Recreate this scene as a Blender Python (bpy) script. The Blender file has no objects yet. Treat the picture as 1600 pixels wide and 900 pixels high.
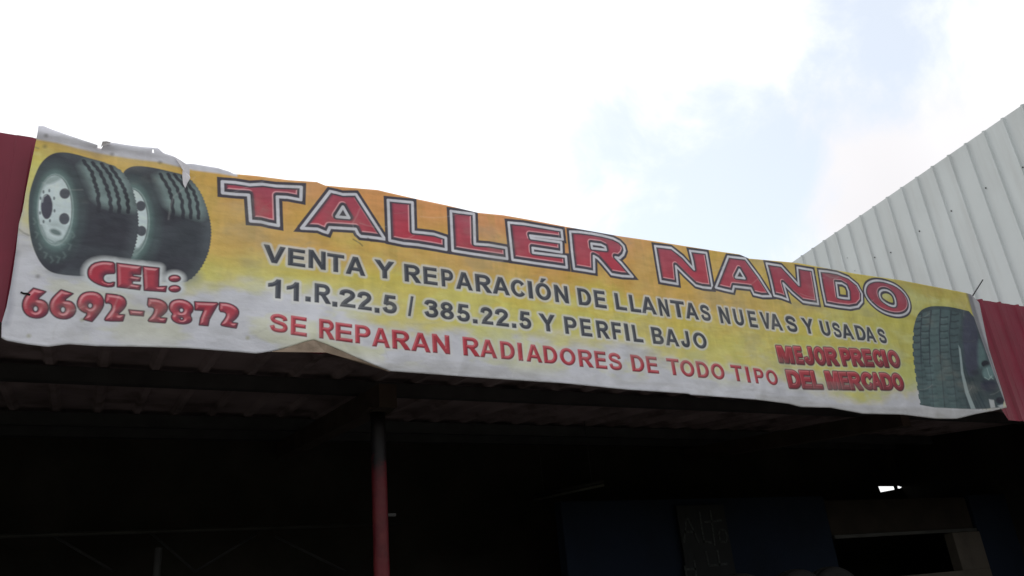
import bpy, bmesh, math
import numpy as np
from mathutils import Vector, Matrix

C = bpy.context.scene.collection
SC = bpy.context.scene

# ------------------------------------------------------------------ camera
# vanishing points measured in the photograph give the lens, the pitch and the roll;
# X runs along the shop front, Y into the workshop, Z up, the eye is 1.6 m above ground
F = 1250.0
up_c = np.array([-289, 3003, 1250.]); up_c /= np.linalg.norm(up_c)
bx_c = np.array([2466, 0, 1250.]); bx_c[1] = -(up_c[0]*bx_c[0]+up_c[2]*bx_c[2])/up_c[1]; bx_c /= np.linalg.norm(bx_c)
by_c = np.cross(up_c, bx_c)
if by_c[2] < 0: by_c = -by_c
RW = np.array([bx_c, by_c, up_c])
EYE = np.array([0, 0, 1.6])
FRONT = 3.6                    # distance of the shop front
U = 0.6                        # metres per banner unit (eye to front = 6 units)

cam_d = bpy.data.cameras.new('camera'); cam_d.sensor_width = 36; cam_d.lens = 36*F/1600
cam_d.clip_start = 0.05; cam_d.clip_end = 2000
cam = bpy.data.objects.new('camera', cam_d); C.objects.link(cam)
m = Matrix.Identity(4)
for i in range(3):
    m[i][0] = RW[i][0]; m[i][1] = RW[i][1]; m[i][2] = -RW[i][2]; m[i][3] = EYE[i]
cam.matrix_world = m
SC.camera = cam

def ray(x, y): return RW @ np.array([x-800, 450-y, F])/F
def at(x, y, Y):
    "world point seen at photo position (x,y) on the upright plane Y metres into the scene"
    r = ray(x, y); return EYE + r*(Y/r[1])
def sh(x, y):
    "same for the banner plane, in banner units (s along, h above the eye)"
    r = ray(x, y); t = 6/r[1]; return (r[0]*t, r[2]*t)
def Z(o, k, pts): return [sh(o[0]+a/k, o[1]+b/k) for a, b in pts]
def PX(pts): return [sh(a, b) for a, b in pts]

# ------------------------------------------------------------------ world, sun, exposure
SUN_EL, SUN_AZ = math.radians(48), math.radians(-12)
W = bpy.data.worlds.new('World'); SC.world = W; W.use_nodes = True
nt = W.node_tree; N = nt.nodes; L = nt.links
for n in list(N): N.remove(n)
def nd(t, **k):
    n = N.new(t)
    for a, b in k.items(): setattr(n, a, b)
    return n
out = nd('ShaderNodeOutputWorld'); bg = nd('ShaderNodeBackground'); bg.inputs[1].default_value = 0.1
sky = nd('ShaderNodeTexSky', sky_type='NISHITA', sun_disc=False, sun_elevation=SUN_EL, sun_rotation=SUN_AZ)
tc = nd('ShaderNodeTexCoord')
n1 = nd('ShaderNodeTexNoise'); n1.inputs['Scale'].default_value = 5.5; n1.inputs['Detail'].default_value = 8; n1.inputs['Roughness'].default_value = .6; n1.inputs['Distortion'].default_value = .4
n2 = nd('ShaderNodeTexNoise'); n2.inputs['Scale'].default_value = 2.0; n2.inputs['Detail'].default_value = 3
L.new(tc.outputs['Generated'], n1.inputs['Vector']); L.new(tc.outputs['Generated'], n2.inputs['Vector'])
acc = None
# thin places in the cloud sheet, each a direction in the sky
for (px, py, ang, wgt) in [(1080, 320, 13, 1.35), (1390, 40, 10, .9), (1320, 130, 6, .8), (1200, 210, 5, .8), (1000, 220, 8, 1.2), (900, 330, 5, .6), (1480, -120, 12, 1.0), (1150, 380, 6, .8), (1010, 290, 7, .9)]:
    d = ray(px, py); d /= np.linalg.norm(d)
    dp = nd('ShaderNodeVectorMath', operation='DOT_PRODUCT'); dp.inputs[1].default_value = d
    L.new(tc.outputs['Generated'], dp.inputs[0])
    mr = nd('ShaderNodeMapRange', interpolation_type='SMOOTHSTEP')
    mr.inputs['From Min'].default_value = math.cos(math.radians(ang)); mr.inputs['From Max'].default_value = 1
    mr.inputs['To Max'].default_value = wgt
    L.new(dp.outputs['Value'], mr.inputs['Value'])
    if acc is None: acc = mr.outputs[0]
    else:
        a = nd('ShaderNodeMath', operation='MAXIMUM'); L.new(acc, a.inputs[0]); L.new(mr.outputs[0], a.inputs[1]); acc = a.outputs[0]
nm = nd('ShaderNodeMapRange'); nm.inputs['From Min'].default_value = .32; nm.inputs['From Max'].default_value = .66
L.new(n1.outputs['Fac'], nm.inputs['Value'])
ad = nd('ShaderNodeMath', operation='ADD'); L.new(acc, ad.inputs[0]); L.new(nm.outputs[0], ad.inputs[1])
th = nd('ShaderNodeMapRange', interpolation_type='SMOOTHSTEP'); th.inputs['From Min'].default_value = .85; th.inputs['From Max'].default_value = 1.75; th.inputs['To Max'].default_value = .95
L.new(ad.outputs[0], th.inputs['Value']); thin = th
# the same thin cloud all over the rest of the sky
ng = nd('ShaderNodeMapRange'); ng.inputs['From Min'].default_value = .52; ng.inputs['From Max'].default_value = .8; ng.inputs['To Max'].default_value = .5
L.new(n1.outputs['Fac'], ng.inputs['Value'])
mx = nd('ShaderNodeMath', operation='MAXIMUM'); L.new(thin.outputs[0], mx.inputs[0]); L.new(ng.outputs[0], mx.inputs[1])
cl = nd('ShaderNodeMix', data_type='RGBA'); cl.inputs[6].default_value = (11.2, 11.3, 11.4, 1); cl.inputs[7].default_value = (7.9, 7.65, 7.9, 1)
ga = None                                       # a greyer, thicker stretch of cloud low over the shed, broken up by noise
for (px, py, ang, wgt) in [(1340, 270, 9, 1.0), (1480, 240, 7, .8), (1250, 330, 6, .7), (1430, 330, 9, .9)]:
    d = ray(px, py); d /= np.linalg.norm(d)
    dp = nd('ShaderNodeVectorMath', operation='DOT_PRODUCT'); dp.inputs[1].default_value = d
    L.new(tc.outputs['Generated'], dp.inputs[0])
    mr = nd('ShaderNodeMapRange', interpolation_type='SMOOTHSTEP')
    mr.inputs['From Min'].default_value = math.cos(math.radians(ang)); mr.inputs['From Max'].default_value = 1
    mr.inputs['To Max'].default_value = wgt
    L.new(dp.outputs['Value'], mr.inputs['Value'])
    if ga is None: ga = mr.outputs[0]
    else:
        a = nd('ShaderNodeMath', operation='MAXIMUM'); L.new(ga, a.inputs[0]); L.new(mr.outputs[0], a.inputs[1]); ga = a.outputs[0]
nr = nd('ShaderNodeMapRange'); nr.inputs['From Min'].default_value = .3; nr.inputs['From Max'].default_value = .5; nr.inputs['To Min'].default_value = .6
L.new(n2.outputs['Fac'], nr.inputs['Value'])
gm = nd('ShaderNodeMath', operation='MULTIPLY'); L.new(ga, gm.inputs[0]); L.new(nr.outputs[0], gm.inputs[1]); L.new(gm.outputs[0], cl.inputs[0])
blue = nd('ShaderNodeMix', data_type='RGBA'); blue.blend_type = 'ADD'; blue.inputs[0].default_value = 1; blue.inputs[7].default_value = (5.5, 5.5, 5.2, 1)
L.new(sky.outputs[0], blue.inputs[6])
mix = nd('ShaderNodeMix', data_type='RGBA')
L.new(mx.outputs[0], mix.inputs[0]); L.new(cl.outputs[2], mix.inputs[6]); L.new(blue.outputs[2], mix.inputs[7])
L.new(mix.outputs[2], bg.inputs[0]); L.new(bg.outputs[0], out.inputs[0])

sd_ = bpy.data.lights.new('sun', 'SUN'); sd_.energy = 0.9; sd_.angle = math.radians(14); sd_.color = (1, .96, .9)
sun = bpy.data.objects.new('sun', sd_); C.objects.link(sun)
sv = Vector((math.sin(SUN_AZ)*math.cos(SUN_EL), math.cos(SUN_AZ)*math.cos(SUN_EL), math.sin(SUN_EL)))
sun.rotation_euler = sv.to_track_quat('Z', 'Y').to_euler()
SC.view_settings.view_transform = 'Standard'; SC.view_settings.look = 'None'
SC.view_settings.exposure = 0.12; SC.view_settings.gamma = 1

# ------------------------------------------------------------------ helpers
def lin(c):
    c = np.asarray(c, float)/255
    return np.where(c <= .04045, c/12.92, ((c+.055)/1.055)**2.4)

def mat(name, col, rough=.6, spec=.4, metal=0, var=.15, scale=6, bump=.0, bscale=40, dirt=None, dscale=2.5, dirt_amt=.5, run=1):
    M = bpy.data.materials.new(name); M.use_nodes = True
    t = M.node_tree; b = t.nodes['Principled BSDF']; lk = t.links.new
    b.inputs['Roughness'].default_value = rough; b.inputs['Metallic'].default_value = metal
    b.inputs['Specular IOR Level'].default_value = spec
    co = t.nodes.new('ShaderNodeTexCoord')
    n = t.nodes.new('ShaderNodeTexNoise'); n.inputs['Scale'].default_value = scale; n.inputs['Detail'].default_value = 6
    lk(co.outputs['Object'], n.inputs['Vector'])
    r = t.nodes.new('ShaderNodeMapRange'); r.inputs['From Min'].default_value = .3; r.inputs['From Max'].default_value = .7
    r.inputs['To Min'].default_value = 1-var; r.inputs['To Max'].default_value = 1+var
    lk(n.outputs['Fac'], r.inputs['Value'])
    v = t.nodes.new('ShaderNodeMix'); v.data_type = 'RGBA'; v.blend_type = 'MULTIPLY'; v.inputs[0].default_value = 1
    v.inputs[6].default_value = (*col, 1); lk(r.outputs[0], v.inputs[7])
    o = v.outputs[2]
    if dirt is not None:
        n3 = t.nodes.new('ShaderNodeTexNoise'); n3.inputs['Scale'].default_value = dscale; n3.inputs['Detail'].default_value = 8; n3.inputs['Roughness'].default_value = .65
        mp_ = t.nodes.new('ShaderNodeMapping'); mp_.inputs['Scale'].default_value = (1, 1, run); lk(co.outputs['Object'], mp_.inputs[0]); lk(mp_.outputs[0], n3.inputs['Vector'])
        r3 = t.nodes.new('ShaderNodeMapRange'); r3.inputs['From Min'].default_value = .5; r3.inputs['From Max'].default_value = .68; r3.inputs['To Max'].default_value = dirt_amt
        lk(n3.outputs['Fac'], r3.inputs['Value'])
        d = t.nodes.new('ShaderNodeMix'); d.data_type = 'RGBA'; lk(r3.outputs[0], d.inputs[0]); lk(o, d.inputs[6]); d.inputs[7].default_value = (*dirt, 1)
        o = d.outputs[2]
    lk(o, b.inputs['Base Color'])
    if bump:
        n4 = t.nodes.new('ShaderNodeTexNoise'); n4.inputs['Scale'].default_value = bscale; n4.inputs['Detail'].default_value = 4
        lk(co.outputs['Object'], n4.inputs['Vector'])
        bp = t.nodes.new('ShaderNodeBump'); bp.inputs['Strength'].default_value = bump; bp.inputs['Distance'].default_value = .01
        lk(n4.outputs['Fac'], bp.inputs['Height']); lk(bp.outputs[0], b.inputs['Normal'])
    return M

def link(name, me, mt=None, parent=None, label=None):
    o = bpy.data.objects.new(name, me); C.objects.link(o)
    if mt is not None and me is not None:
        if len(me.materials) == 0: me.materials.append(mt)
    if parent is not None: o.parent = parent; o.matrix_parent_inverse = parent.matrix_world.inverted()
    if label: o['label'] = label
    return o
def thing(name, label, cat, loc=(0, 0, 0), group=None):
    o = bpy.data.objects.new(name, None); C.objects.link(o); o.location = loc
    o.matrix_world = Matrix.Translation(loc)
    o['label'] = label; o['category'] = cat
    if group: o['group'] = group
    return o
def mesh(name, vs, fs, smooth=False):
    me = bpy.data.meshes.new(name); me.from_pydata([tuple(map(float, v)) for v in vs], [], fs); me.update()
    if smooth: me.polygons.foreach_set('use_smooth', [True]*len(me.polygons))
    return me
def box_bm(bm, a, b, bev=0):
    a = Vector(a); b = Vector(b)
    r = bmesh.ops.create_cube(bm, size=1)
    for v in r['verts']:
        v.co = Vector([(a[i]+b[i])/2 + v.co[i]*(b[i]-a[i]) for i in range(3)])
    if bev:
        es = {e for v in r['verts'] for e in v.link_edges}
        bmesh.ops.bevel(bm, geom=list(es), offset=bev, segments=2, affect='EDGES')
def box(name, a, b, mt, parent=None, bev=.003, label=None):
    bm = bmesh.new(); box_bm(bm, a, b, bev); me = bpy.data.meshes.new(name); bm.to_mesh(me); bm.free()
    return link(name, me, mt, parent, label)
def tube_vf(pts, r, seg=12, vs=None, fs=None, cap=True):
    vs = [] if vs is None else vs; fs = [] if fs is None else fs
    pts = [Vector(p) for p in pts]; rings = []
    rr = r if isinstance(r, (list, tuple)) else [r]*len(pts)
    for i, p in enumerate(pts):
        d = (pts[min(i+1, len(pts)-1)]-pts[max(i-1, 0)]).normalized()
        a = d.orthogonal().normalized() if abs(d.z) < .9 else Vector((1, 0, 0))
        a = (a - d*a.dot(d)).normalized(); b = d.cross(a)
        base = len(vs)
        for k in range(seg):
            t = 2*math.pi*k/seg; vs.append(p+(a*math.cos(t)+b*math.sin(t))*rr[i])
        rings.append(base)
    for A_, B_ in zip(rings, rings[1:]):
        for k in range(seg): fs.append((A_+k, A_+(k+1) % seg, B_+(k+1) % seg, B_+k))
    if cap:
        fs.append(tuple(rings[0]+k for k in range(seg))[::-1]); fs.append(tuple(rings[-1]+k for k in range(seg)))
    return vs, fs
def tube(name, pts, r, mt, parent=None, seg=12, label=None):
    vs, fs = tube_vf(pts, r, seg); return link(name, mesh(name, vs, fs, True), mt, parent, label)

def ribbed(name, o, du, dv, nrm, n, pitch, length, mt, parent, ribh=.022, rb=.028, rt=.012, nv=2, thick=.0012, wob=0, seed=0, label=None, first=False, last=True, cut=None, trim=True):
    """one folded sheet: n ribs at the given pitch along du, running length along dv, ribs standing out along nrm.
    a flute profile with small stiffening steps; thick sheet metal with both faces"""
    o = np.array(o, float); du = np.array(du, float); dv = np.array(dv, float); nrm = np.array(nrm, float)
    prof = []
    for k in range(n):
        x = k*pitch
        prof += [(x-rb, 0), (x-rt, ribh), (x+rt, ribh), (x+rb, 0)]
        if trim: prof += [(x+pitch*.36, 0), (x+pitch*.36+.006, .003), (x+pitch*.62, .003), (x+pitch*.62+.006, 0)]
        else: prof += [(x+pitch*.5, 0)]
    prof += [(n*pitch-rb-.002, 0), (n*pitch-rb, .0018), (n*pitch-rb+.006, .0018)]
    rs = np.random.RandomState(seed)
    ph = rs.rand(4)*6
    vs = []
    for side in (0, 1):
        for (x, z) in prof:
            for j in range(nv):
                t = j/(nv-1)
                ln = length if cut is None else cut(x)
                w = wob*(math.sin(3*t+ph[0]+x*2)+.6*math.sin(7*t+ph[1]+x*3))
                vs.append(o+du*x+dv*(t*ln)+nrm*(z+w-side*thick))
    P = len(prof); fs = []
    idx = lambda s, i, j: s*P*nv+i*nv+j
    for i in range(P-1):
        for j in range(nv-1):
            fs.append((idx(0, i, j), idx(0, i+1, j), idx(0, i+1, j+1), idx(0, i, j+1)))
            fs.append((idx(1, i, j), idx(1, i, j+1), idx(1, i+1, j+1), idx(1, i+1, j)))
    for i in range(P-1):
        fs.append((idx(0, i, 0), idx(1, i, 0), idx(1, i+1, 0), idx(0, i+1, 0)))
        fs.append((idx(0, i, nv-1), idx(0, i+1, nv-1), idx(1, i+1, nv-1), idx(1, i, nv-1)))
    for j in range(nv-1):
        fs.append((idx(0, 0, j), idx(0, 0, j+1), idx(1, 0, j+1), idx(1, 0, j)))
        fs.append((idx(0, P-1, j), idx(1, P-1, j), idx(1, P-1, j+1), idx(0, P-1, j+1)))
    return link(name, mesh(name, vs, fs), mt, parent, label)

# ------------------------------------------------------------------ ground
M_ground = mat('ground_gravel', (.17, .155, .13), .9, .2, var=.3, scale=3, bump=.5, bscale=25, dirt=(.1, .09, .075))
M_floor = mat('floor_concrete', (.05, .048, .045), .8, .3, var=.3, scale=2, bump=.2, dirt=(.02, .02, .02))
g = link('ground', mesh('ground', [(-900, -900, 0), (900, -900, 0), (900, 900, 0), (-900, 900, 0)], [(0, 1, 2, 3)]), M_ground); g['kind'] = 'structure'
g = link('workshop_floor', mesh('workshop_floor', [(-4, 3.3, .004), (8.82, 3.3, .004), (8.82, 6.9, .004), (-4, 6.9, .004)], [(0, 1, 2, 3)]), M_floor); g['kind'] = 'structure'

# unseen bank added behind the camera, blocks low sky to darken the workshop
M_blocker = mat('sky_blocker_green', (.045, .06, .025), .95, .1, var=.5, scale=.8, bump=.8, bscale=3, dirt=(.07, .055, .035), dscale=.5)
vs = []; fs = []; nbx, nby = 90, 24
rb_ = np.random.RandomState(3)
for j in range(nby):
    for i in range(nbx):
        a = -1.45+2.9*i/(nbx-1); rr_ = 8.0+j*1.1; hgt = 5.2*(1-math.exp(-j*j/16.))
        hgt *= 1+.12*math.sin(i*.5)+.08*math.sin(i*1.3+j)
        vs.append((2.5+rr_*1.5*math.sin(a)+.3*rb_.rand(), 1.5-rr_*math.cos(a)*1.0+.3*rb_.rand(), -.05+hgt+(.5*rb_.rand() if j > 2 else 0)))
for j in range(nby-1):
    for i in range(nbx-1): q_ = j*nbx+i; fs.append((q_, q_+1, q_+nbx+1, q_+nbx))
g = link('low_sky_blocker', mesh('low_sky_blocker', vs, fs, True), M_blocker); g['kind'] = 'structure'

# ------------------------------------------------------------------ painter for the printed banner
KILL = .55                                   # how much daylight reaches the hanging print
def ink(r, g, b): return (lin((r, g, b))/KILL).astype(np.float32)
S0, S1, H0, H1, RES = -1.0, 11.0, 1.55, 3.95, 300
NX, NY = int((S1-S0)*RES), int((H1-H0)*RES)
ss = (np.arange(NX, dtype=np.float32)+.5)/RES+S0
hh = (np.arange(NY, dtype=np.float32)+.5)/RES+H0
rng = np.random.RandomState(7)
def vnoise(fx, fy, seed, octv=4, rough=.55, sub=None):
    "value noise over the canvas, fx/fy = cells per unit"
    r = np.random.RandomState(seed); tot = 0; amp = 1; s = np.zeros((NY, NX), np.float32)
    for o in range(octv):
        gx, gy = int((S1-S0)*fx)+3, int((H1-H0)*fy)+3
        gr = r.rand(gy, gx).astype(np.float32)
        x = (ss-S0)*fx; y = (hh-H0)*fy
        xi = x.astype(int); yi = y.astype(int); xf = x-xi; yf = y-yi
        xf = xf*xf*(3-2*xf); yf = yf*yf*(3-2*yf)
        a = gr[yi][:, xi]*(1-xf)+gr[yi][:, xi+1]*xf
        b = gr[yi+1][:, xi]*(1-xf)+gr[yi+1][:, xi+1]*xf
        s += amp*(a*(1-yf)[:, None]+b*yf[:, None]); tot += amp
        amp *= rough; fx *= 2; fy *= 2
    return s/tot
def sst(a, b, x):
    t = np.clip((x-a)/(b-a), 0, 1); return t*t*(3-2*t)
img = np.zeros((NY, NX, 3), np.float32)
SS, HH = np.meshgrid(ss, hh)
def blend(win, a, c):
    y0, y1, x0, x1 = win
    v = img[y0:y1, x0:x1]; c = np.asarray(c, np.float32)
    v += a[..., None]*(c-v)
def window(polys, pad):
    p = np.concatenate([np.array(q) for q in polys])
    x0 = max(0, int((p[:, 0].min()-pad-S0)*RES)); x1 = min(NX, int((p[:, 0].max()+pad-S0)*RES)+2)
    y0 = max(0, int((p[:, 1].min()-pad-H0)*RES)); y1 = min(NY, int((p[:, 1].max()+pad-H0)*RES)+2)
    return (y0, y1, x0, x1)
def sdf(polys, win):
    "signed distance, negative inside (even-odd)"
    y0, y1, x0, x1 = win
    X = SS[y0:y1, x0:x1]; Y = HH[y0:y1, x0:x1]
    d2 = np.full(X.shape, 1e9, np.float32); ins = np.zeros(X.shape, bool)
    for q in polys:
        n = len(q)
        for i in range(n):
            ax, ay = q[i]; bx, by = q[(i+1) % n]
            ex, ey = bx-ax, by-ay; l2 = ex*ex+ey*ey+1e-12
            t = np.clip(((X-ax)*ex+(Y-ay)*ey)/l2, 0, 1)
            dx = X-ax-t*ex; dy = Y-ay-t*ey
            np.minimum(d2, dx*dx+dy*dy, out=d2)
            if ay != by:
                c = ((ay > Y) != (by > Y)) & (X < ex*(Y-ay)/(by-ay)+ax); ins ^= c
    d = np.sqrt(d2); d[ins] *= -1
    return d
AA = .8/RES
def cov(d, aa=AA): return np.clip(.5-d/(2*aa), 0, 1)
def smooth_poly(p, it=2):
    "Chaikin corner cutting"
    for _ in range(it):
        q = []
        for i in range(len(p)):
            a = np.array(p[i]); b = np.array(p[(i+1) % len(p)])
            q += [tuple(a*.75+b*.25), tuple(a*.25+b*.75)]
        p = q
    return p
def miter(p, off):
    "outset a closed contour keeping its corners sharp"
    p = np.array(p); n = len(p)
    area = .5*np.sum(p[:, 0]*np.roll(p[:, 1], -1)-np.roll(p[:, 0], -1)*p[:, 1])
    sgn = 1 if area > 0 else -1
    out_ = []
    for i in range(n):
        a = p[i]-p[i-1]; b = p[(i+1) % n]-p[i]
        a = a/(np.linalg.norm(a)+1e-9); b = b/(np.linalg.norm(b)+1e-9)
        na = np.array([a[1], -a[0]])*sgn; nb = np.array([b[1], -b[0]])*sgn
        m_ = na+nb; l = np.linalg.norm(m_)
        if l < .3: out_.append(tuple(p[i]+na*off)); out_.append(tuple(p[i]+nb*off)); continue
        m_ /= l; k = min(off/max(m_@na, .3), off*2.0); out_.append(tuple(p[i]+m_*k))
    return out_

# ---- ground of the print: orange over yellow over white, brushed into one another
t_ = np.clip((HH-1.93)/(3.58-1.93), -.2, 1.3)
nA = vnoise(.9, 2.2, 1, 5); nB = vnoise(3.0, 5.0, 2, 4); nC = vnoise(1.4, 1.4, 3, 4); nBr = vnoise(10, 3.0, 4, 3)
wob = (nA-.5)*.50+(nB-.5)*.30
# height (0 bottom, 1 top) at which white gives way to yellow and yellow to orange, along the banner
lowS = [(-1, .78), (-.5, .72), (-.3, .55), (.5, .36), (.75, .36), (1.0, .42), (1.6, .40), (2.5, .30), (3.6, .27), (4.6, .22), (5.8, .20), (6.8, .17), (7.6, .12), (8.6, .16), (9.4, .10), (11, .1)]
higS = [(-1, 1.05), (-.3, .9), (.4, .66), (.8, .62), (1.3, .60), (2.2, .62), (3.4, .60), (4.6, .56), (5.6, .50), (6.6, .55), (7.6, .66), (8.6, .90), (9.6, .86), (10.6, .8)]
lo = np.interp(ss, *zip(*lowS)).astype(np.float32)[None]; hi = np.interp(ss, *zip(*higS)).astype(np.float32)[None]
white = ink(169, 170, 178); yel = ink(182, 166, 74); lime = ink(176, 177, 104); orange = ink(182, 140, 74); rust = ink(186, 124, 88)
img[:] = white*(1+.0*HH[..., None])
a_ = sst(lo-.11, lo+.10, t_+wob*.8)
blend((0, NY, 0, NX), a_*.93, lime*.35+yel*.65)
blend((0, NY, 0, NX), sst(lo+.02, lo+.2, t_+wob*.7)*.75, yel)
blend((0, NY, 0, NX), sst(.45, .62, nB)*sst(lo-.1, lo+.1, t_)*(1-sst(hi, hi+.15, t_))*.45, lime)
blend((0, NY, 0, NX), sst(hi-.12, hi+.12, t_+wob*.7)*np.interp(ss, [-1, .4, 1.2, 5, 6, 7, 8.5, 11], [.45, .6, .8, .8, .6, .35, .2, .35])[None].astype(np.float32), orange)
rs_ = np.interp(ss, [-1, .7, 1.0, 3.2, 4.0, 5.0, 6.0, 11], [0, 0, .5, .75, .9, .3, .05, 0])[None].astype(np.float32)
blend((0, NY, 0, NX), sst(.72, 1.0, t_+(nC-.5)*.5)*rs_*.9, rust)
blend((0, NY, 0, NX), sst(.5, .75, nC)*sst(.45, .8, t_)*.25, ink(150, 105, 50))
nP = vnoise(2.2, 4.5, 12, 5)
blend((0, NY, 0, NX), sst(.50, .66, nP)*sst(.02, .16, t_)*(1-sst(lo, lo+.12, t_))*np.interp(ss, [-1, 1, 2.5, 11], [.15, .3, .55, .7])[None].astype(np.float32), lime)
blend((0, NY, 0, NX), sst(.55, .70, vnoise(2.0, 5.0, 14, 5))*sst(lo+.05, lo+.2, t_)*(1-sst(hi, hi+.1, t_))*.30, ink(196, 192, 140))
blend((0, NY, 0, NX), sst(.55, .72, nBr)*sst(lo, lo+.1, t_)*.16, ink(140, 128, 40))

def stroke(pts, w, col, a=1, soft=AA, k=None):
    pts = list(pts); win = window([pts], w*2+soft)
    y0, y1, x0, x1 = win; X = SS[y0:y1, x0:x1]; Y = HH[y0:y1, x0:x1]
    d = np.full(X.shape, 1e9, np.float32)
    for (ax, ay), (bx, by) in zip(pts, pts[1:]):
        ex, ey = bx-ax, by-ay
        t = np.clip(((X-ax)*ex+(Y-ay)*ey)/(ex*ex+ey*ey+1e-12), 0, 1)
        d = np.minimum(d, np.hypot(X-ax-t*ex, Y-ay-t*ey))
    a = cov(d-w/2, soft)*a
    if k is not None: a = a*k[y0:y1, x0:x1]
    blend(win, a, col)
def fill(pts, col, a=1, soft=AA, n=0, k=None):
    if n: pts = smooth_poly(pts, n)
    win = window([pts], soft*2+.01); d = sdf([pts], win); aa = cov(d, soft)*a
    if k is not None:
        y0, y1, x0, x1 = win; aa = aa*k[y0:y1, x0:x1]
    blend(win, aa, col)
def ell(cx, cy, rx, ry, rot=0, n=28):
    c, s = math.cos(rot), math.sin(rot)
    return [(cx+rx*math.cos(t)*c-ry*math.sin(t)*s, cy+rx*math.cos(t)*s+ry*math.sin(t)*c) for t in np.linspace(0, 2*math.pi, n, endpoint=False)]

# ---- the two lorry tyres on the left of the print
dark = ink(47, 48, 57); mid = ink(74, 84, 90); teal = ink(96, 122, 120); light = ink(124, 145, 144); rimc = ink(172, 184, 188); hole_c = ink(72, 76, 84)
def tyre(outline, face_c, face_r, rim_c, rim_r, grooves, lightpoly, shoulder, shadow=None):
    if shadow: fill(PX(shadow), ink(110, 118, 120), .75, .05, 2)
    o = smooth_poly(PX(outline), 2)
    # saw-toothed outer shoulder on the tread side
    q = []
    for i, (a, b) in enumerate(o):
        q.append((a, b))
    win = window([q], .03); D = sdf([q], win)
    y0, y1, x0, x1 = win
    tooth = .0022*np.sign(np.sin(HH[y0:y1, x0:x1]*230))*(SS[y0:y1, x0:x1] > np.mean([p[0] for p in q])+.1)
    k = cov(D+tooth)
    body = dark+(mid-dark)*(sst(.35, .75, nB[y0:y1, x0:x1])*.25)[..., None]
    v = img[y0:y1, x0:x1]; v += k[..., None]*(body-v)
    blend(win, k*sst(.0, .09, D+.10)*.35, ink(84, 92, 98))
    inside = np.zeros((NY, NX), np.float32); inside[y0:y1, x0:x1] = k
    # lit part of the tread with grooves
    fill(PX(lightpoly), light, .72, .035, 1, inside*(.75+.5*(vnoise(14, 14, 9, 2)-.5)))
    for g_ in grooves:
        p = PX(g_)
        zz = []
        for (ax, ay), (bx, by) in zip(p, p[1:]):
            for t in np.linspace(0, 1, 9)[:-1]: zz.append((ax+(bx-ax)*t, ay+(by-ay)*t))
        zz = [(a+.003*(-1)**(i//2), b) for i, (a, b) in enumerate(zz)]
        stroke(zz, .026, dark*.9, .95, .004)
    # side wall
    fill(PX(ell(*face_c, *face_r)), dark, .85, .015, 0, inside)
    fill(PX(ell(rim_c[0]+1, rim_c[1]+2, rim_r[0]+15, rim_r[1]+22)), teal, .28, .05, 0, inside)
    fill(PX(ell(rim_c[0]+1, rim_c[1]+1, rim_r[0]+6, rim_r[1]+8)), teal, .5, .02, 0, inside)
    fill(PX(ell(rim_c[0]+.5, rim_c[1]+.5, rim_r[0]+1.6, rim_r[1]+1.8)), ink(120, 138, 138), 1, .004, 0, inside)
    fill(PX(ell(rim_c[0], rim_c[1], rim_r[0]-.4, rim_r[1]-.6)), ink(62, 74, 78), .8, .004, 0, inside)
    fill(PX(ell(rim_c[0]-.3, rim_c[1], rim_r[0]-1.4, rim_r[1]-1.8)), rimc, 1, .004, 0, inside)
    return inside
sh1 = [(70, 418), (100, 434), (215, 434), (240, 420), (150, 410)]
sh2 = [(225, 425), (258, 444), (300, 447), (318, 432), (290, 410)]
in2 = tyre([(190, 272), (200, 262), (215, 259), (240, 262), (265, 268), (287, 273), (302, 284), (315, 303), (324, 327), (330, 352), (330, 372), (326, 395), (317, 415), (305, 431), (292, 441), (270, 441), (240, 440), (215, 432), (195, 400), (188, 340)],
          (205, 345), (36, 78), (205, 346), (27, 52),
          [[(250, 272), (264, 295), (269, 312), (271, 345)], [(262, 272), (276, 293), (284, 313), (287, 345)], [(272, 273), (290, 293), (296, 312), (299, 345)], [(284, 277), (302, 298), (308, 316), (311, 345)]],
          [(238, 268), (300, 278), (323, 318), (320, 345), (295, 338), (262, 330), (249, 298)], None, sh2)
for (hx, hy) in [(220, 322), (221, 361)]: fill(PX(ell(hx, hy, 7.6, 8)), hole_c, 1, .004, 0, in2)
fill(PX([(208, 384), (216, 388), (222, 380), (216, 400), (207, 404)]), ink(110, 128, 128), .8, .01, 1, in2)
stroke(PX([(209, 394), (218, 389), (225, 377)]), .012, ink(100, 118, 118), .7, .006)
in1 = tyre([(57, 268), (66, 252), (80, 241), (95, 237.5), (115, 240), (140, 247.5), (165, 254), (186, 263), (200, 279), (209, 300), (215, 328), (217, 352), (214, 375), (207, 400), (196, 420), (180, 431), (130, 432), (100, 430), (80, 426), (66, 415), (56, 398), (49, 378), (45, 352), (44.5, 322), (46.5, 298)],
          (84, 333), (40, 95), (86, 327.5), (27.3, 55),
          [[(130, 251), (143, 268), (149, 288), (153, 302), (155, 335)], [(144, 254), (156, 268), (166, 290), (172, 310), (174, 335)], [(158, 256), (171, 272), (180, 292), (185, 310), (187, 335)], [(172, 260), (186, 280), (194, 295), (199, 312), (201, 335)]],
          [(120, 250), (170, 256), (197, 275), (213, 312), (215, 330), (190, 330), (148, 318), (136, 288)], None, sh1)
fill(PX([(61, 312), (64, 292), (74, 278), (88, 273), (99, 277), (88, 284), (78, 288), (70, 290), (65, 300)]), ink(116, 134, 134), .85, .012, 1, in1)
fill(PX([(66, 350), (72, 364), (80, 372), (96, 374), (106, 362), (110, 350), (108, 372), (96, 384), (82, 383), (70, 370)]), ink(128, 145, 145), .7, .02, 1, in1)
stroke(PX([(64, 352), (72, 372), (86, 380), (100, 374), (109, 354)]), .010, ink(98, 116, 118), .8, .006)
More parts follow.
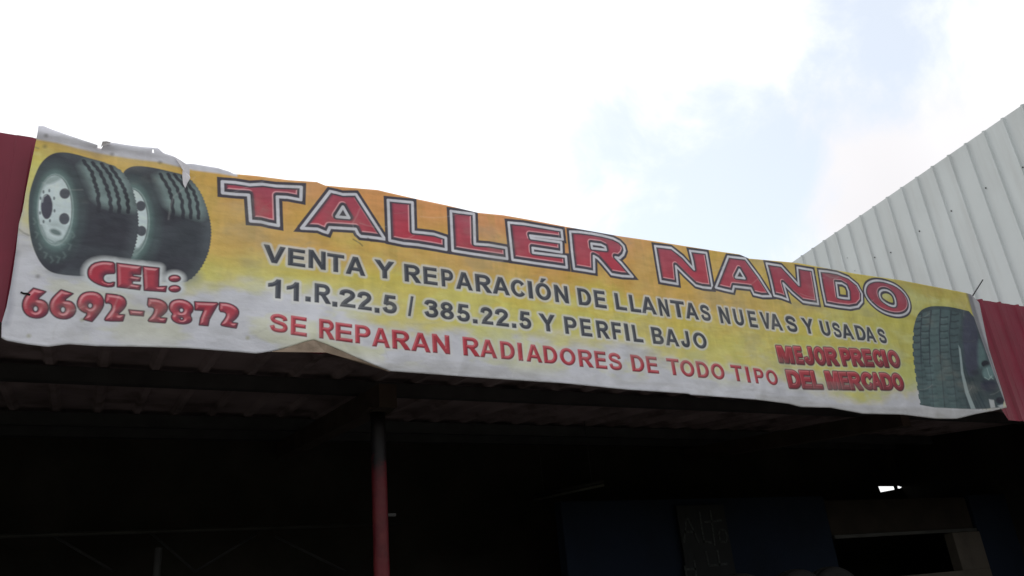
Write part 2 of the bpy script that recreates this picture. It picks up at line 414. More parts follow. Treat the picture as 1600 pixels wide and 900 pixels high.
fill(PX(ell(87, 363, 9.5, 4.6, .35)), ink(74, 92, 92), .9, .01, 0, in1)
fill(PX([(76, 352), (95, 357), (104, 362), (98, 352), (88, 346)]), ink(120, 134, 134), .6, .03, 1, in1)
fill(PX(ell(73, 323, 9.2, 19.6)), ink(66, 66, 78), 1, .004, 0, in1)
stroke(PX([(66, 316), (67.5, 308), (72, 305)]), .008, ink(150, 160, 165), .9, .005)
for (hx, hy, a, b) in [(101.2, 302.6, 8.2, 8.2), (100.5, 342, 8.2, 9)]: fill(PX(ell(hx, hy, a, b)), hole_c, 1, .004, 0, in1)
for (hx, hy) in [(77, 298), (84.5, 310), (85.2, 329.5), (78, 345), (68, 346.5), (62.5, 333), (63.5, 310), (68, 300)]: fill(PX(ell(hx, hy, 1.5, 2.6)), ink(70, 82, 88), .9, .004)
# mould marks on the lower side wall
for i, tt in enumerate(np.linspace(.15*math.pi, .95*math.pi, 9)):
    cx, cy = 86+34*math.cos(tt)*.95, 334+72*math.sin(tt)
    stroke(PX([(cx-2, cy-4), (cx+2, cy+(-1)**i*2), (cx-1, cy+5)]), .007, light, .35, .008)

# ---- the tyre cut by the right edge of the print
o3 = (1400, 450); k3 = 4.225
out3 = Z(o3, k3, [(118, 250), (135, 190), (160, 150), (200, 128), (240, 119), (330, 121), (400, 133), (507, 160), (569, 330), (650, 560), (738, 786), (600, 798), (520, 803), (160, 785), (150, 730), (132, 620), (118, 520), (106, 400), (110, 300)])
out3 = smooth_poly(out3, 1)
win = window([out3], .03); D = sdf([out3], win); y0, y1, x0, x1 = win
tooth = .016*(np.sin(HH[y0:y1, x0:x1]*58) > .2)*(SS[y0:y1, x0:x1] < sh(1440, 560)[0])
kk = cov(D+tooth)
v = img[y0:y1, x0:x1]; base3 = ink(54, 68, 74)*(1+(nB[y0:y1, x0:x1, None]-.5)*.5); v += kk[..., None]*(base3-v)
in3 = np.zeros((NY, NX), np.float32); in3[y0:y1, x0:x1] = kk
cols = [[(112, 300), (125, 190), (170, 170), (160, 300), (165, 500), (185, 785), (140, 785), (118, 520)],
        [(175, 165), (230, 150), (218, 300), (222, 500), (245, 790), (188, 785), (168, 500), (163, 300)],
        [(238, 145), (292, 140), (285, 300), (292, 500), (318, 795), (250, 790), (226, 500), (222, 300)],
        [(300, 142), (362, 150), (350, 300), (365, 500), (400, 800), (325, 795), (298, 500), (290, 300)],
        [(370, 155), (430, 170), (415, 330), (420, 500), (470, 800), (406, 800), (372, 500), (356, 300)]]
for c_i, c in enumerate(cols):
    fill(Z(o3, k3, c), ink(72, 92, 95) if c_i != 2 else ink(78, 100, 102), .75*(1 if c_i < 4 else .6), .008, 0, in3)
for c_i, (xa, xb, xc) in enumerate([(112, 112, 160), (170, 165, 215), (228, 222, 270), (290, 290, 340), (362, 355, 410)]):
    wdt = 52
    for r_i in range(14):
        yy = 175+46*r_i+(c_i % 2)*20
        if yy > 780: continue
        xx = np.interp(yy, [150, 400, 800], [xa, xb, xc+20])
        fade = 1-.6*(yy-150)/650
        stroke(Z(o3, k3, [(xx, yy), (xx+wdt*.5, yy+3), (xx+wdt, yy-4)]), .022, ink(40, 52, 60), (.95 if c_i != 2 else .5)*fade, .008, in3)
        if c_i in (1, 3): fill(Z(o3, k3, [(xx+6, yy+5), (xx+wdt-6, yy+4), (xx+wdt-6, yy+16), (xx+6, yy+18)]), ink(104, 124, 124), .3*fade, .008, 0, in3)
for c in cols[:-1]: stroke(Z(o3, k3, [c[2] if c is cols[0] else c[1], c[3] if c is cols[0] else c[2], ((c[4] if c is cols[0] else c[3]))]), .02, ink(42, 52, 62), .8, .006)
fill(Z(o3, k3, [(440, 165), (505, 160), (545, 300), (555, 500), (480, 620), (440, 420)]), ink(56, 58, 78), .85, .03, 1, in3)
fill(Z(o3, k3, [(412, 380), (425, 400), (445, 560), (480, 690), (525, 800), (495, 800), (455, 690), (428, 560)]), ink(135, 150, 154), .95, .01, 0, in3)
for q in [[(470, 560), (520, 700), (570, 800)], [(490, 560), (545, 700), (595, 800)], [(450, 500), (500, 690), (545, 800)]]:
    stroke(Z(o3, k3, q), .02, ink(38, 52, 62), .8, .01)
fill(Z(o3, k3, [(540, 330), (570, 380), (600, 470), (560, 540), (535, 480)]), ink(92, 120, 120), .5, .03, 1, in3)
fill(Z(o3, k3, ell(588, 500, 26, 22)), ink(26, 28, 40), 1, .01, 0, in3)
fill(Z(o3, k3, ell(612, 560, 42, 46)), ink(100, 128, 130), .75, .025, 0, in3)
fill(Z(o3, k3, ell(612, 645, 55, 40)), ink(38, 40, 60), .9, .03, 0, in3)
fill(Z(o3, k3, ell(520, 560, 26, 18)), ink(34, 38, 54), .8, .02, 0, in3)
for q in [[(600, 530), (615, 580), (640, 600)], [(585, 590), (610, 605), (632, 580)]]: stroke(Z(o3, k3, q), .012, ink(150, 168, 168), .8, .008)
fill(Z(o3, k3, [(612, 735), (645, 740), (655, 790), (625, 795)]), ink(168, 172, 176), .9, .01, 0, in3)
fill(Z(o3, k3, [(670, 778), (715, 765), (725, 782), (690, 790)]), ink(158, 164, 170), .9, .01, 0, in3)
fill(Z(o3, k3, ell(685, 742, 28, 22)), ink(28, 30, 44), 1, .01, 0, in3)

# ---- white margins of the print
topm = PX([(40, 190), (400, 190), (370, 276), (340, 271), (300, 266), (250, 254), (200, 248), (160, 241), (120, 232), (90, 224), (57, 218)])
fill(topm, ink(172, 172, 180), 1, .01)
stroke(PX([(57, 221), (90, 227), (120, 235), (160, 244), (200, 250), (250, 257), (300, 268)]), .02, ink(170, 150, 96), .5, .02)
fill(PX([(-60, 300), (36, 318), (30, 350), (25, 390), (22, 412), (17, 445), (10, 480), (2, 530), (-60, 560)]), ink(150, 152, 160), .55, .02)
stroke(PX([(26, 395), (22, 415), (17, 445), (16, 480), (10, 505)]), .03, ink(120, 122, 134), .6, .02)
fill(PX([(1510, 450), (1519, 488), (1533, 528), (1552, 582), (1572, 634), (1620, 660), (1600, 440)]), ink(150, 150, 156), 1, .006)
fill(PX([(1508, 456), (1517, 458), (1536, 522), (1560, 596), (1574, 640), (1568, 622), (1531, 524)]), ink(62, 60, 72), .55, .02)
bot = [(1180, 615), (1240, 624), (1300, 632), (1400, 637), (1437, 636.5), (1500, 640), (1545, 640), (1580, 634)]
fill(PX(bot+[(1600, 690), (1180, 660)]), ink(156, 156, 160), .9, .02)

# ---- lettering
def letter_title(contours):
    "outer dark outline, pale ring, dark bevel, red face"
    outer = contours[0]
    a = window([miter(outer, .043)], .05)
    d_out = sdf([miter(outer, .040)], a)
    d = sdf(contours, a)
    holes = contours[1:]
    blk = np.maximum(cov(d_out), cov(d-.038))
    if holes:
        dh = sdf(holes, a); blk = blk*cov(-(dh+.047))      # the ground shows again in the middle of a large counter
    outl = ink(60, 57, 67)
    blend(a, blk, outl)
    # face
    n = int(.012*RES); ds = np.roll(d, n, axis=0)
    face = cov(ds+.039)
    gy, gx = np.gradient(ds)
    gl = np.hypot(gx, gy)+1e-6; gx /= gl; gy /= gl
    X = SS[a[0]:a[1], a[2]:a[3]]; Y = HH[a[0]:a[1], a[2]:a[3]]
    hl = (Y-Y.min())/(Y.max()-Y.min())
    red = ink(160, 54, 70); red2 = ink(136, 68, 86)
    blend(a, cov(ds+.024)*np.clip(-gx, 0, 1)*.6, ink(96, 58, 72))
    blend(a, face, red)
    blend(a, face*(.15+.55*hl)*sst(.35, .65, vnz[a[0]:a[1], a[2]:a[3]]*.4+hl*.6), red2)
    blend(a, face*sst(-.065, -.03, ds)*np.clip(-gx*.9+gy*.5, 0, 1)*.6, ink(92, 44, 58))          # soft dark left and top shoulders
    rim = np.exp(-((ds+.039)/.0055)**2)*np.clip((gx*.75-gy*.85)*1.4, 0, 1)
    blend(a, rim*.85, ink(214, 150, 158))
    # ring
    blend(a, cov(np.abs(d)-.0135), ink(176, 176, 184))
vnz = vnoise(4, 4, 21, 3)
k = 7.965
T_ = Z((330, 265), k, [(138, 150), (300, 162), (480, 190), (640, 183), (800, 205), (1120, 218), (1115, 378), (950, 347), (822, 340), (835, 698), (720, 678), (620, 652), (490, 642), (466, 318), (300, 308), (142, 292)])
A1 = [Z((460, 285), k, [(445, 112), (520, 128), (600, 150), (765, 150), (1125, 708), (960, 685), (825, 672), (790, 640), (762, 582), (440, 562), (410, 628), (360, 612), (290, 582), (88, 572)]), Z((460, 285), k, [(603, 305), (680, 442), (525, 428)])]
L1 = Z((590, 300), k, [(130, 102), (432, 130), (442, 497), (560, 508), (700, 525), (848, 572), (852, 718), (700, 690), (500, 658), (320, 640), (150, 605)])
L2 = PX([(704.3, 329.9), (740.5, 334.5), (741.8, 381.2), (765, 383), (790.8, 387.5), (792.3, 404.5), (760, 400), (735, 396.3), (707.2, 391.8)])
E1 = Z((780, 325), k, [(115, 182), (300, 198), (775, 278), (788, 392), (385, 345), (395, 376), (770, 428), (775, 552), (415, 498), (420, 557), (828, 605), (840, 742), (500, 695), (165, 645)])
R1 = [Z((880, 345), k, [(85, 135), (200, 140), (350, 160), (480, 183), (620, 220), (700, 262), (750, 315), (765, 370), (745, 425), (700, 465), (650, 455), (720, 525), (862, 695), (730, 688), (600, 665), (500, 545), (430, 468), (380, 440), (386, 638), (250, 615), (135, 598), (110, 400)]), Z((880, 345), k, [(350, 285), (470, 300), (520, 325), (530, 362), (440, 352), (358, 342)])]
N1 = Z((1010, 370), k, [(105, 115), (310, 140), (380, 195), (450, 250), (590, 405), (572, 300), (540, 175), (745, 200), (780, 400), (822, 642), (700, 630), (612, 605), (480, 480), (365, 365), (388, 588), (280, 570), (178, 552), (140, 330)])
A2 = [Z((1010, 370), k, [(1015, 247), (1230, 272), (1400, 500), (1552, 740), (1440, 740), (1335, 715), (1300, 642), (1088, 618), (1072, 682), (970, 660), (862, 632)]), Z((1010, 370), k, [(1158, 410), (1222, 518), (1110, 505)])]
N2 = Z((1110, 385), k, [(695, 212), (880, 242), (980, 350), (1098, 480), (1080, 265), (1268, 295), (1305, 500), (1340, 718), (1240, 705), (1150, 690), (1020, 580), (905, 460), (965, 665), (880, 632), (792, 612), (750, 420)])
D1 = [Z((1240, 400), k, [(320, 185), (430, 195), (540, 215), (680, 270), (790, 360), (850, 470), (852, 570), (800, 630), (700, 648), (560, 632), (398, 602), (355, 400)]), Z((1240, 400), k, [(528, 335), (600, 342), (655, 375), (682, 440), (688, 530), (620, 525), (552, 512)])]
O1 = [smooth_poly(Z((1240, 400), k, [(885, 400), (925, 330), (1020, 300), (1150, 318), (1290, 375), (1400, 480), (1448, 600), (1430, 695), (1350, 742), (1230, 740), (1080, 685), (950, 575), (890, 480)]), 2), smooth_poly(Z((1240, 400), k, [(1065, 450), (1110, 420), (1185, 433), (1245, 490), (1270, 570), (1265, 630), (1190, 615), (1105, 560), (1070, 510)]), 2)]
for c in ([T_], A1, [L1], [L2], [E1], R1, [N1], A2, [N2], D1, O1):
    a = window([miter(c[0], .043)], .05)
    blend(a, cov(sdf([miter(c[0], .040)], a)) * (1 if len(c) == 1 else 0), ink(66, 62, 72))
for c in ([T_], A1, [L1], [L2], [E1], R1, [N1], A2, [N2], D1, O1): letter_title(c)
fill(Z((780, 325), k, [(820, 450), (855, 450), (860, 565), (822, 562)]), ink(184, 128, 72), .9, .006)

# the plain heavy capitals of the print, one unit high; a glyph is a list of solids, a solid a list of contours
def arc(cx, cy, rx, ry, a0, a1, n=12):
    return [(cx+rx*math.cos(math.radians(t)), cy+ry*math.sin(math.radians(t))) for t in np.linspace(a0, a1, n)]
def pen(pts, w):
    "a flat-ended stroke of width w along a smooth path"
    p = [np.array(q, float) for q in pts]; p = [2*p[0]-p[1]]+p+[2*p[-1]-p[-2]]; c = []
    for i in range(1, len(p)-2):
        for t in np.linspace(0, 1, 6)[:-1]:
            c.append(.5*((2*p[i])+(p[i+1]-p[i-1])*t+(2*p[i-1]-5*p[i]+4*p[i+1]-p[i+2])*t*t+(-p[i-1]+3*p[i]-3*p[i+1]+p[i+2])*t**3))
    c.append(p[-2]); l = []; r = []
    for i in range(len(c)):
        d = c[min(i+1, len(c)-1)]-c[max(i-1, 0)]; d = d/np.linalg.norm(d); n = np.array([-d[1], d[0]])*w/2
        l.append(tuple(c[i]+n)); r.append(tuple(c[i]-n))
    return l+r[::-1]
GL = {
 'A': [[[(0, 0), (.37, 1), (.61, 1), (.98, 0), (.76, 0), (.685, .225), (.295, .225), (.22, 0)], [(.36, .39), (.62, .39), (.49, .77)]]],
 'E': [[[(0, 0), (.77, 0), (.77, .17), (.21, .17), (.21, .43), (.71, .43), (.71, .60), (.21, .60), (.21, .83), (.75, .83), (.75, 1), (0, 1)]]],
 'F': [[[(0, 0), (.21, 0), (.21, .42), (.62, .42), (.62, .59), (.21, .59), (.21, .83), (.69, .83), (.69, 1), (0, 1)]]],
 'I': [[[(0, 0), (.21, 0), (.21, 1), (0, 1)]]], '.': [[[(0, 0), (1, 0), (1, 1), (0, 1)]]], '/': [[[(0, 0), (.14, 0), (.40, 1), (.26, 1)]]],
 'L': [[[(0, 0), (.69, 0), (.69, .17), (.21, .17), (.21, 1), (0, 1)]]],
 'N': [[[(0, 0), (.195, 0), (.195, .65), (.60, 0), (.80, 0), (.80, 1), (.605, 1), (.605, .34), (.20, 1), (0, 1)]]],
 'T': [[[(.30, 0), (.51, 0), (.51, .83), (.81, .83), (.81, 1), (0, 1), (0, .83), (.30, .83)]]],
 'V': [[[(.355, 0), (.58, 0), (.935, 1), (.715, 1), (.475, .26), (.225, 1), (0, 1)]]],
 'Y': [[[(.355, 0), (.565, 0), (.565, .42), (.92, 1), (.68, 1), (.465, .62), (.24, 1), (0, 1), (.355, .42)]]],
 'M': [[[(0, 0), (.20, 0), (.20, .74), (.38, 0), (.58, 0), (.76, .74), (.76, 0), (.96, 0), (.96, 1), (.66, 1), (.48, .36), (.30, 1), (0, 1)]]],
 'D': [[[(0, 0), (.36, 0)]+arc(.37, .5, .46, .5, -90, 90, 16)+[(0, 1)], [(.21, .17), (.33, .17)]+arc(.35, .5, .265, .33, -90, 90, 14)+[(.21, .83)]]],
 'O': [[arc(.475, .5, .475, .515, 0, 350, 30), arc(.475, .5, .265, .34, 0, 350, 24)]],
 'P': [[[(0, 0), (.21, 0), (.21, .37), (.42, .37)]+arc(.45, .685, .33, .315, -85, 90, 12)+[(0, 1)], [(.21, .54), (.38, .54)]+arc(.42, .687, .145, .145, -90, 90, 8)+[(.21, .83)]]],
 'R': [[[(0, 0), (.21, 0), (.21, .415), (.29, .415), (.37, .36), (.60, 0), (.86, 0), (.70, .26), (.58, .40)]+arc(.50, .715, .32, .285, -62, 90, 12)+[(0, 1)], [(.21, .575), (.44, .575)]+arc(.48, .705, .13, .128, -90, 90, 8)+[(.21, .83)]]],
 'B': [[[(0, 0), (.46, 0)]+arc(.48, .285, .35, .285, -85, 68, 10)+arc(.45, .755, .31, .245, -58, 90, 9)+[(0, 1)], [(.21, .165), (.42, .165)]+arc(.46, .30, .15, .132, -90, 90, 8)+[(.21, .43)], [(.21, .59), (.38, .59)]+arc(.42, .713, .13, .12, -90, 90, 8)+[(.21, .835)]]],
 'C': [[arc(.48, .5, .48, .515, 38, 322, 26)+[(.665, .33)]+arc(.49, .5, .265, .34, 312, 48, 18)+[(.665, .67)]]],
 'U': [[[(0, 1)]+arc(.40, .36, .40, .375, 180, 360, 16)+[(.80, 1), (.59, 1)]+arc(.40, .36, .19, .20, 360, 180, 12)+[(.21, 1)]]],
 'J': [[pen([(.53, 1), (.53, .60), (.525, .30), (.46, .14), (.30, .095), (.155, .16), (.105, .34)], .20)]],
 'S': [[pen([(.70, .695), (.64, .84), (.41, .915), (.19, .865), (.105, .73), (.18, .60), (.41, .52), (.64, .44), (.715, .28), (.635, .13), (.41, .08), (.17, .125), (.085, .315)], .185)]],
 'Ó': [[arc(.475, .5, .475, .515, 0, 350, 30), arc(.475, .5, .265, .34, 0, 350, 24)], [[(.36, 1.08), (.50, 1.08), (.72, 1.31), (.46, 1.31)]]],
 '1': [[[(.30, 0), (.50, 0), (.50, 1), (.34, 1), (.27, .88), (.17, .80), (0, .73), (0, .56), (.16, .60), (.30, .68)]]],
 '2': [[pen([(.10, .67), (.15, .84), (.33, .91), (.51, .85), (.565, .70), (.49, .54), (.30, .34), (.15, .12)], .19)], [[(.02, 0), (.665, 0), (.665, .17), (.12, .17), (.05, .10)]]],
 '3': [[pen([(.09, .73), (.17, .87), (.33, .91), (.50, .86), (.54, .73), (.45, .60), (.26, .55)], .18)], [pen([(.26, .535), (.47, .50), (.57, .32), (.49, .14), (.32, .09), (.16, .13), (.085, .29)], .185)]],
 '5': [[[(.13, .83), (.61, .83), (.61, 1), (.13, 1)]], [[(.10, .46), (.25, .50), (.30, .90), (.13, .99), (.05, .50)]], [pen([(.14, .50), (.32, .565), (.51, .49), (.57, .32), (.49, .14), (.32, .09), (.16, .13), (.085, .28)], .185)]],
 '8': [[arc(.335, .735, .295, .27, 0, 350, 20), arc(.335, .735, .115, .115, 0, 350, 14)], [arc(.335, .275, .335, .285, 0, 350, 20), arc(.335, .275, .14, .135, 0, 350, 14)]],
}
def glyph(ch):
    allp = np.array([p for so in GL[ch] for c in so for p in c]); mn, mx_ = allp.min(0), allp.max(0)
    return [[(np.array(c)-mn)/(mx_-mn) for c in so] for so in GL[ch]]
def sdf_u(solids, w):
    d = sdf(solids[0], w)
    for so in solids[1:]: d = np.minimum(d, sdf(so, w))
    return d
LEAN = {'A': (.55, 0), 'T': (0, .9), 'V': (0, .3), 'Y': (0, .8), 'P': (0, .6), 'F': (0, .8), 'O': (.35, .35), 'Ó': (.35, .35), 'S': (.2, .25), 'C': (.3, .1), 'D': (0, .35), 'J': (.6, 0), 'B': (0, .1), '3': (.1, .2), '8': (.2, .2), '5': (.1, .2), '2': (.1, 0), 'U': (0, .25)}
def lines(rows, bold, style, off=.045):
    """rows: (char, x0, x1, ytop at the left, ybottom at the right) in the photograph, put on the print"""
    it = []
    for (ch, x0, x1, yt, yb) in rows:
        tl = (yb-yt-.1*(x1-x0))*((x0+x1)/2-511)/((yt+yb)/2+2553)*(.6 if style else 1)   # how far an upright leans here
        x0 -= tl*LEAN.get(ch, (0, 0))[0]; x1 += tl*LEAN.get(ch, (0, 0))[1]
        a = sh(x0, yt); b = sh(x1, yb); it.append([ch, a[0], b[0], a[1], b[1]])
    big = [r for r in it if r[0] not in './']
    pf = np.polyfit([r[2] for r in big], [r[4] for r in big], 3); dp = np.polyder(pf)
    tf = np.polyfit([r[1] for r in big if r[0] != 'Ó'], [r[3] for r in big if r[0] != 'Ó'], 3)
    res = []
    for ch, s0, s1, ht, hb in it:
        m_ = np.polyval(dp, (s0+s1)/2)
        if ch not in './': hb = .45*hb+.55*np.polyval(pf, s1)
        if ch not in './Ó': ht = .45*ht+.55*np.polyval(tf, s0)
        res.append((ch, s0, s1, ht, hb, m_))
    polys = []
    for ch, s0, s1, ht, hb, m_ in res:
        w = s1-s0; b_ = bold*(ht-hb)
        if ch == 'I' and w < .27*(ht-hb): s0 -= (.27*(ht-hb)-w)/2; s1 += (.27*(ht-hb)-w)/2; w = s1-s0
        H_ = ht-(hb-m_*w)   # height of the upright box
        P_ = []
        for so in glyph(ch):
            q = []
            for l in so:
                x = s0+b_+l[:, 0]*(w-2*b_)
                y = (hb-m_*w)+b_+l[:, 1]*(H_-2*b_)+m_*(x-s0)
                q.append(list(zip(x, y)))
            P_.append(q)
        polys.append((P_, b_, ch))
    return polys
def draw_black(polys):
    ds = []
    for P_, b_, ch in polys:
        w = window([c for q in P_ for c in q], b_+.06); ds.append((w, sdf_u(P_, w)-b_))
    for (w, d) in ds: blend(w, cov(d-.020, .008)*.80, ink(178, 178, 178))
    for (w, d) in ds:
        blend(w, cov(d), ink(54, 57, 66))
        gy, gx = np.gradient(d); gl = np.hypot(gx, gy)+1e-6
        e = np.exp(-((d+.010)/.006)**2)*np.clip((-gx+gy)/gl, 0, 1)*.35*cov(d)
        blend(w, e, ink(112, 116, 122))
def draw_red(polys, fatr=False):
    ds = []
    for P_, b_, ch in polys:
        w = window([c for q in P_ for c in q], b_+.05); ds.append((w, sdf_u(P_, w)-b_))
    for (w, d) in ds: blend(w, cov(d-.018, .015)*.6, ink(176, 174, 176))
    for (w, d) in ds:
        gy, gx = np.gradient(d); gl = np.hypot(gx, gy)+1e-6
        if fatr:
            blend(w, cov(d-.009, .006), ink(70, 44, 46))
        blend(w, cov(d), ink(150, 43, 56) if not fatr else ink(150, 44, 56))
        if fatr:
            Y = HH[w[0]:w[1], w[2]:w[3]]; q = (Y-Y.min())/(Y.max()-Y.min())
            blend(w, cov(d)*sst(.55, .2, q)*.55, ink(84, 34, 44))
            blend(w, cov(d)*sst(.66, .86, q)*.35, ink(196, 96, 96))
        blend(w, cov(d)*sst(-.016, 0, d)*np.clip((gx*.6-gy)/gl, 0, 1)*1.0, ink(58, 28, 38))
        blend(w, cov(d)*np.exp(-((d+.009)/.006)**2)*np.clip((-gx*.6+gy)/gl, 0, 1)*.5, ink(205, 120, 128))
R_1 = [('V', 412, 446, 382.5, 414), ('E', 450, 477, 388, 418.5), ('N', 482, 509, 388, 422), ('T', 511, 538, 395, 427.5), ('A', 540, 571, 399, 432.5),
 ('Y', 585, 616, 404.5, 437), ('R', 631, 658, 412, 443), ('E', 660.5, 684, 416, 446), ('P', 688.5, 708, 419.5, 449.5), ('A', 712, 739, 424, 455), ('R', 741.5, 769, 427.5, 459), ('A', 769, 797, 431, 462), ('C', 797.5, 820.5, 436, 465.5), ('I', 824.5, 832.5, 438.5, 467), ('Ó', 835.5, 861, 433, 471), ('N', 864.5, 889.5, 444.5, 475),
 ('D', 901, 924, 450, 479), ('E', 926.5, 948.5, 453, 483), ('L', 959, 980, 458, 485.5), ('L', 981.5, 1002.5, 460.5, 489), ('A', 1001.5, 1026.5, 462, 492), ('N', 1026.5, 1047, 465.5, 496), ('T', 1046, 1068, 468, 497), ('A', 1070.5, 1092.5, 471.5, 499.5), ('S', 1093, 1110.5, 475.5, 502),
 ('N', 1121, 1142, 478.5, 507), ('U', 1143.5, 1163, 482, 510.5), ('E', 1166.5, 1185, 485, 513), ('V', 1185.5, 1205, 486.5, 515), ('A', 1203, 1224, 489, 517.5), ('S', 1226, 1246, 492, 520), ('Y', 1250.5, 1269.5, 496, 522),
 ('U', 1279, 1298, 501, 525.5), ('S', 1299.5, 1315, 503.5, 528), ('A', 1315, 1335.5, 506, 531), ('D', 1333.5, 1353, 507.5, 533), ('A', 1352, 1370, 510, 535.5), ('S', 1370, 1385.5, 512.5, 537.5)]
R_2 = [('1', 419, 438.5, 435, 467), ('1', 448, 467, 440, 472), ('.', 477, 485.5, 463, 472), ('R', 491.5, 517, 439.5, 474), ('.', 519, 527, 471, 480), ('2', 530, 555.5, 451, 482), ('2', 558, 581, 455, 487), ('.', 585, 593, 480.5, 489.5), ('5', 597, 620.5, 460.5, 493), ('/', 636, 647.5, 462, 495), ('3', 662, 685, 467, 497.5), ('8', 687, 709.5, 470.5, 500.5), ('5', 712.5, 734.5, 474, 504), ('.', 738.5, 746.5, 498.5, 506), ('2', 750, 771, 479, 508), ('2', 772.5, 795.5, 481, 511), ('.', 799.5, 807, 505, 513), ('5', 809.5, 830.5, 485, 515),
 ('Y', 841, 867, 489, 519), ('P', 880, 901, 494, 523.5), ('E', 905, 926, 497, 527), ('R', 930, 953.5, 500.5, 530.5), ('F', 954, 970, 502.5, 532), ('I', 975, 983.5, 505, 533), ('L', 986, 1006, 507.5, 536), ('B', 1016, 1038, 510.5, 539), ('A', 1039, 1062, 513, 542), ('J', 1063.5, 1079.5, 516, 544), ('O', 1082, 1104.5, 518, 545.5)]
R_3 = [('S', 422, 449.5, 489, 521), ('E', 454.5, 479.5, 492.5, 527), ('R', 498.5, 523, 496, 531), ('E', 524, 551, 504, 535.5), ('P', 554.5, 579, 507, 538.5), ('A', 581, 609.5, 512, 546), ('R', 612, 641.5, 516, 549.5), ('A', 642, 673, 519, 553), ('N', 674.5, 703.5, 521, 554.5),
 ('R', 722, 750, 525, 557.5), ('A', 749.5, 777, 529, 560), ('D', 780.5, 804.5, 532.5, 562), ('I', 807.5, 817.5, 534.5, 563.5), ('A', 821.5, 847.5, 537, 566.5), ('D', 847.5, 871, 539.5, 568.5), ('O', 874, 899.5, 543, 571.5), ('R', 902, 928, 545.5, 575), ('E', 927.5, 949.5, 548, 577.5), ('S', 950, 972, 550.5, 580), ('D', 984, 1007, 554, 582), ('E', 1008, 1030, 556.5, 584.5), ('T', 1040, 1060, 559.5, 587.5), ('O', 1062, 1085.5, 562, 590.5), ('D', 1086, 1108, 564, 592), ('O', 1110, 1132.5, 567, 594.5), ('T', 1140, 1158, 569, 596.5), ('I', 1164.5, 1172, 572, 598.5), ('P', 1176, 1193, 575, 600.5), ('O', 1196, 1215.5, 577, 602.5)]
draw_black(lines(R_1, .018, 0)); draw_black(lines(R_2, .018, 0)); draw_red(lines(R_3, .018, 0))
R_4 = [('M', 1212.5, 1241.5, 539.5, 569), ('E', 1239.5, 1256.5, 541, 570), ('J', 1255.5, 1273, 541, 571), ('O', 1271, 1290.5, 541.5, 571.5), ('R', 1287, 1311, 542.5, 572), ('P', 1311, 1329.5, 543.5, 572.5), ('R', 1327, 1350, 544.5, 573), ('E', 1346, 1365.5, 545.5, 573.5), ('C', 1363, 1381, 546, 574), ('I', 1376, 1388.5, 546.5, 574.5), ('O', 1386.5, 1406.5, 547, 575.5)]
R_5 = [('D', 1227.5, 1252, 577.5, 608), ('E', 1248.5, 1270.5, 578.5, 608.5), ('L', 1265.5, 1286, 579, 608.5), ('M', 1288, 1315, 579.5, 609), ('E', 1310, 1328.5, 581, 609.5), ('R', 1323.5, 1348.5, 581, 610.5), ('C', 1344.5, 1366, 581.5, 609.5), ('A', 1361, 1380, 582, 609.5), ('D', 1374, 1396, 582.5, 610), ('O', 1392.5, 1412.5, 583, 611)]
for row in (R_4, R_5):
    draw_red(lines([(c, a-1.2, b+1.2, y0, y1) for c, a, b, y0, y1 in row], .06, 1), True)

# ---- CEL: and the number, fat rounded letters with a shaded bevel
def fat(contours, halo=0):
    w = window(contours, .09); d = sdf(contours, w)
    if halo: blend(w, cov(d-halo, .02), ink(172, 176, 180))
    return w, d
def fat_face(w, d):
    gy, gx = np.gradient(d); gl = np.hypot(gx, gy)+1e-6
    blend(w, cov(d-.006), ink(64, 40, 52))
    blend(w, cov(d+.004), ink(160, 48, 64))
    blend(w, cov(d+.002)*sst(-.045, -.005, d)*np.clip((gx*.7-gy*.8)/gl, 0, 1)*.85, ink(74, 40, 58))
    blend(w, cov(d+.005)*np.exp(-((d+.016)/.008)**2)*np.clip((-gx*.5+gy*1.0)/gl, 0, 1)*.75, ink(220, 160, 168))
    blend(w, cov(d+.002)*sst(-.11, -.02, d)*.18, ink(110, 40, 60))
cel = [smooth_poly(PX([(137, 429), (138, 420), (145, 412), (158, 408.7), (168, 408.8), (179, 410.5), (179.3, 419), (179.8, 427.5), (172.5, 427.5), (164, 428.5), (160.5, 434), (162.5, 440), (170, 443), (179, 440.5), (178.5, 444), (177.5, 448), (165, 448.5), (150, 443), (140, 436)]), 1),
       PX([(182.6, 411.3), (220.9, 416), (219.6, 429.4), (207.7, 428.8), (207.5, 431.5), (219.6, 433.5), (218.4, 439.2), (206.5, 439.4), (206.7, 444), (219.8, 446), (218, 452.8), (183.5, 448.5)]),
       PX([(223.4, 416.3), (248.5, 419), (247.5, 448), (260.3, 447.6), (258.5, 456), (225.5, 453.8)]),
       PX(ell(272.8, 435.3, 8.8, 5)), PX(ell(272.8, 451.3, 8.8, 5))]
q = [fat([c], .035) for c in cel]
for w, d in q: fat_face(w, d)
o5, o6 = (20, 430), (200, 430)
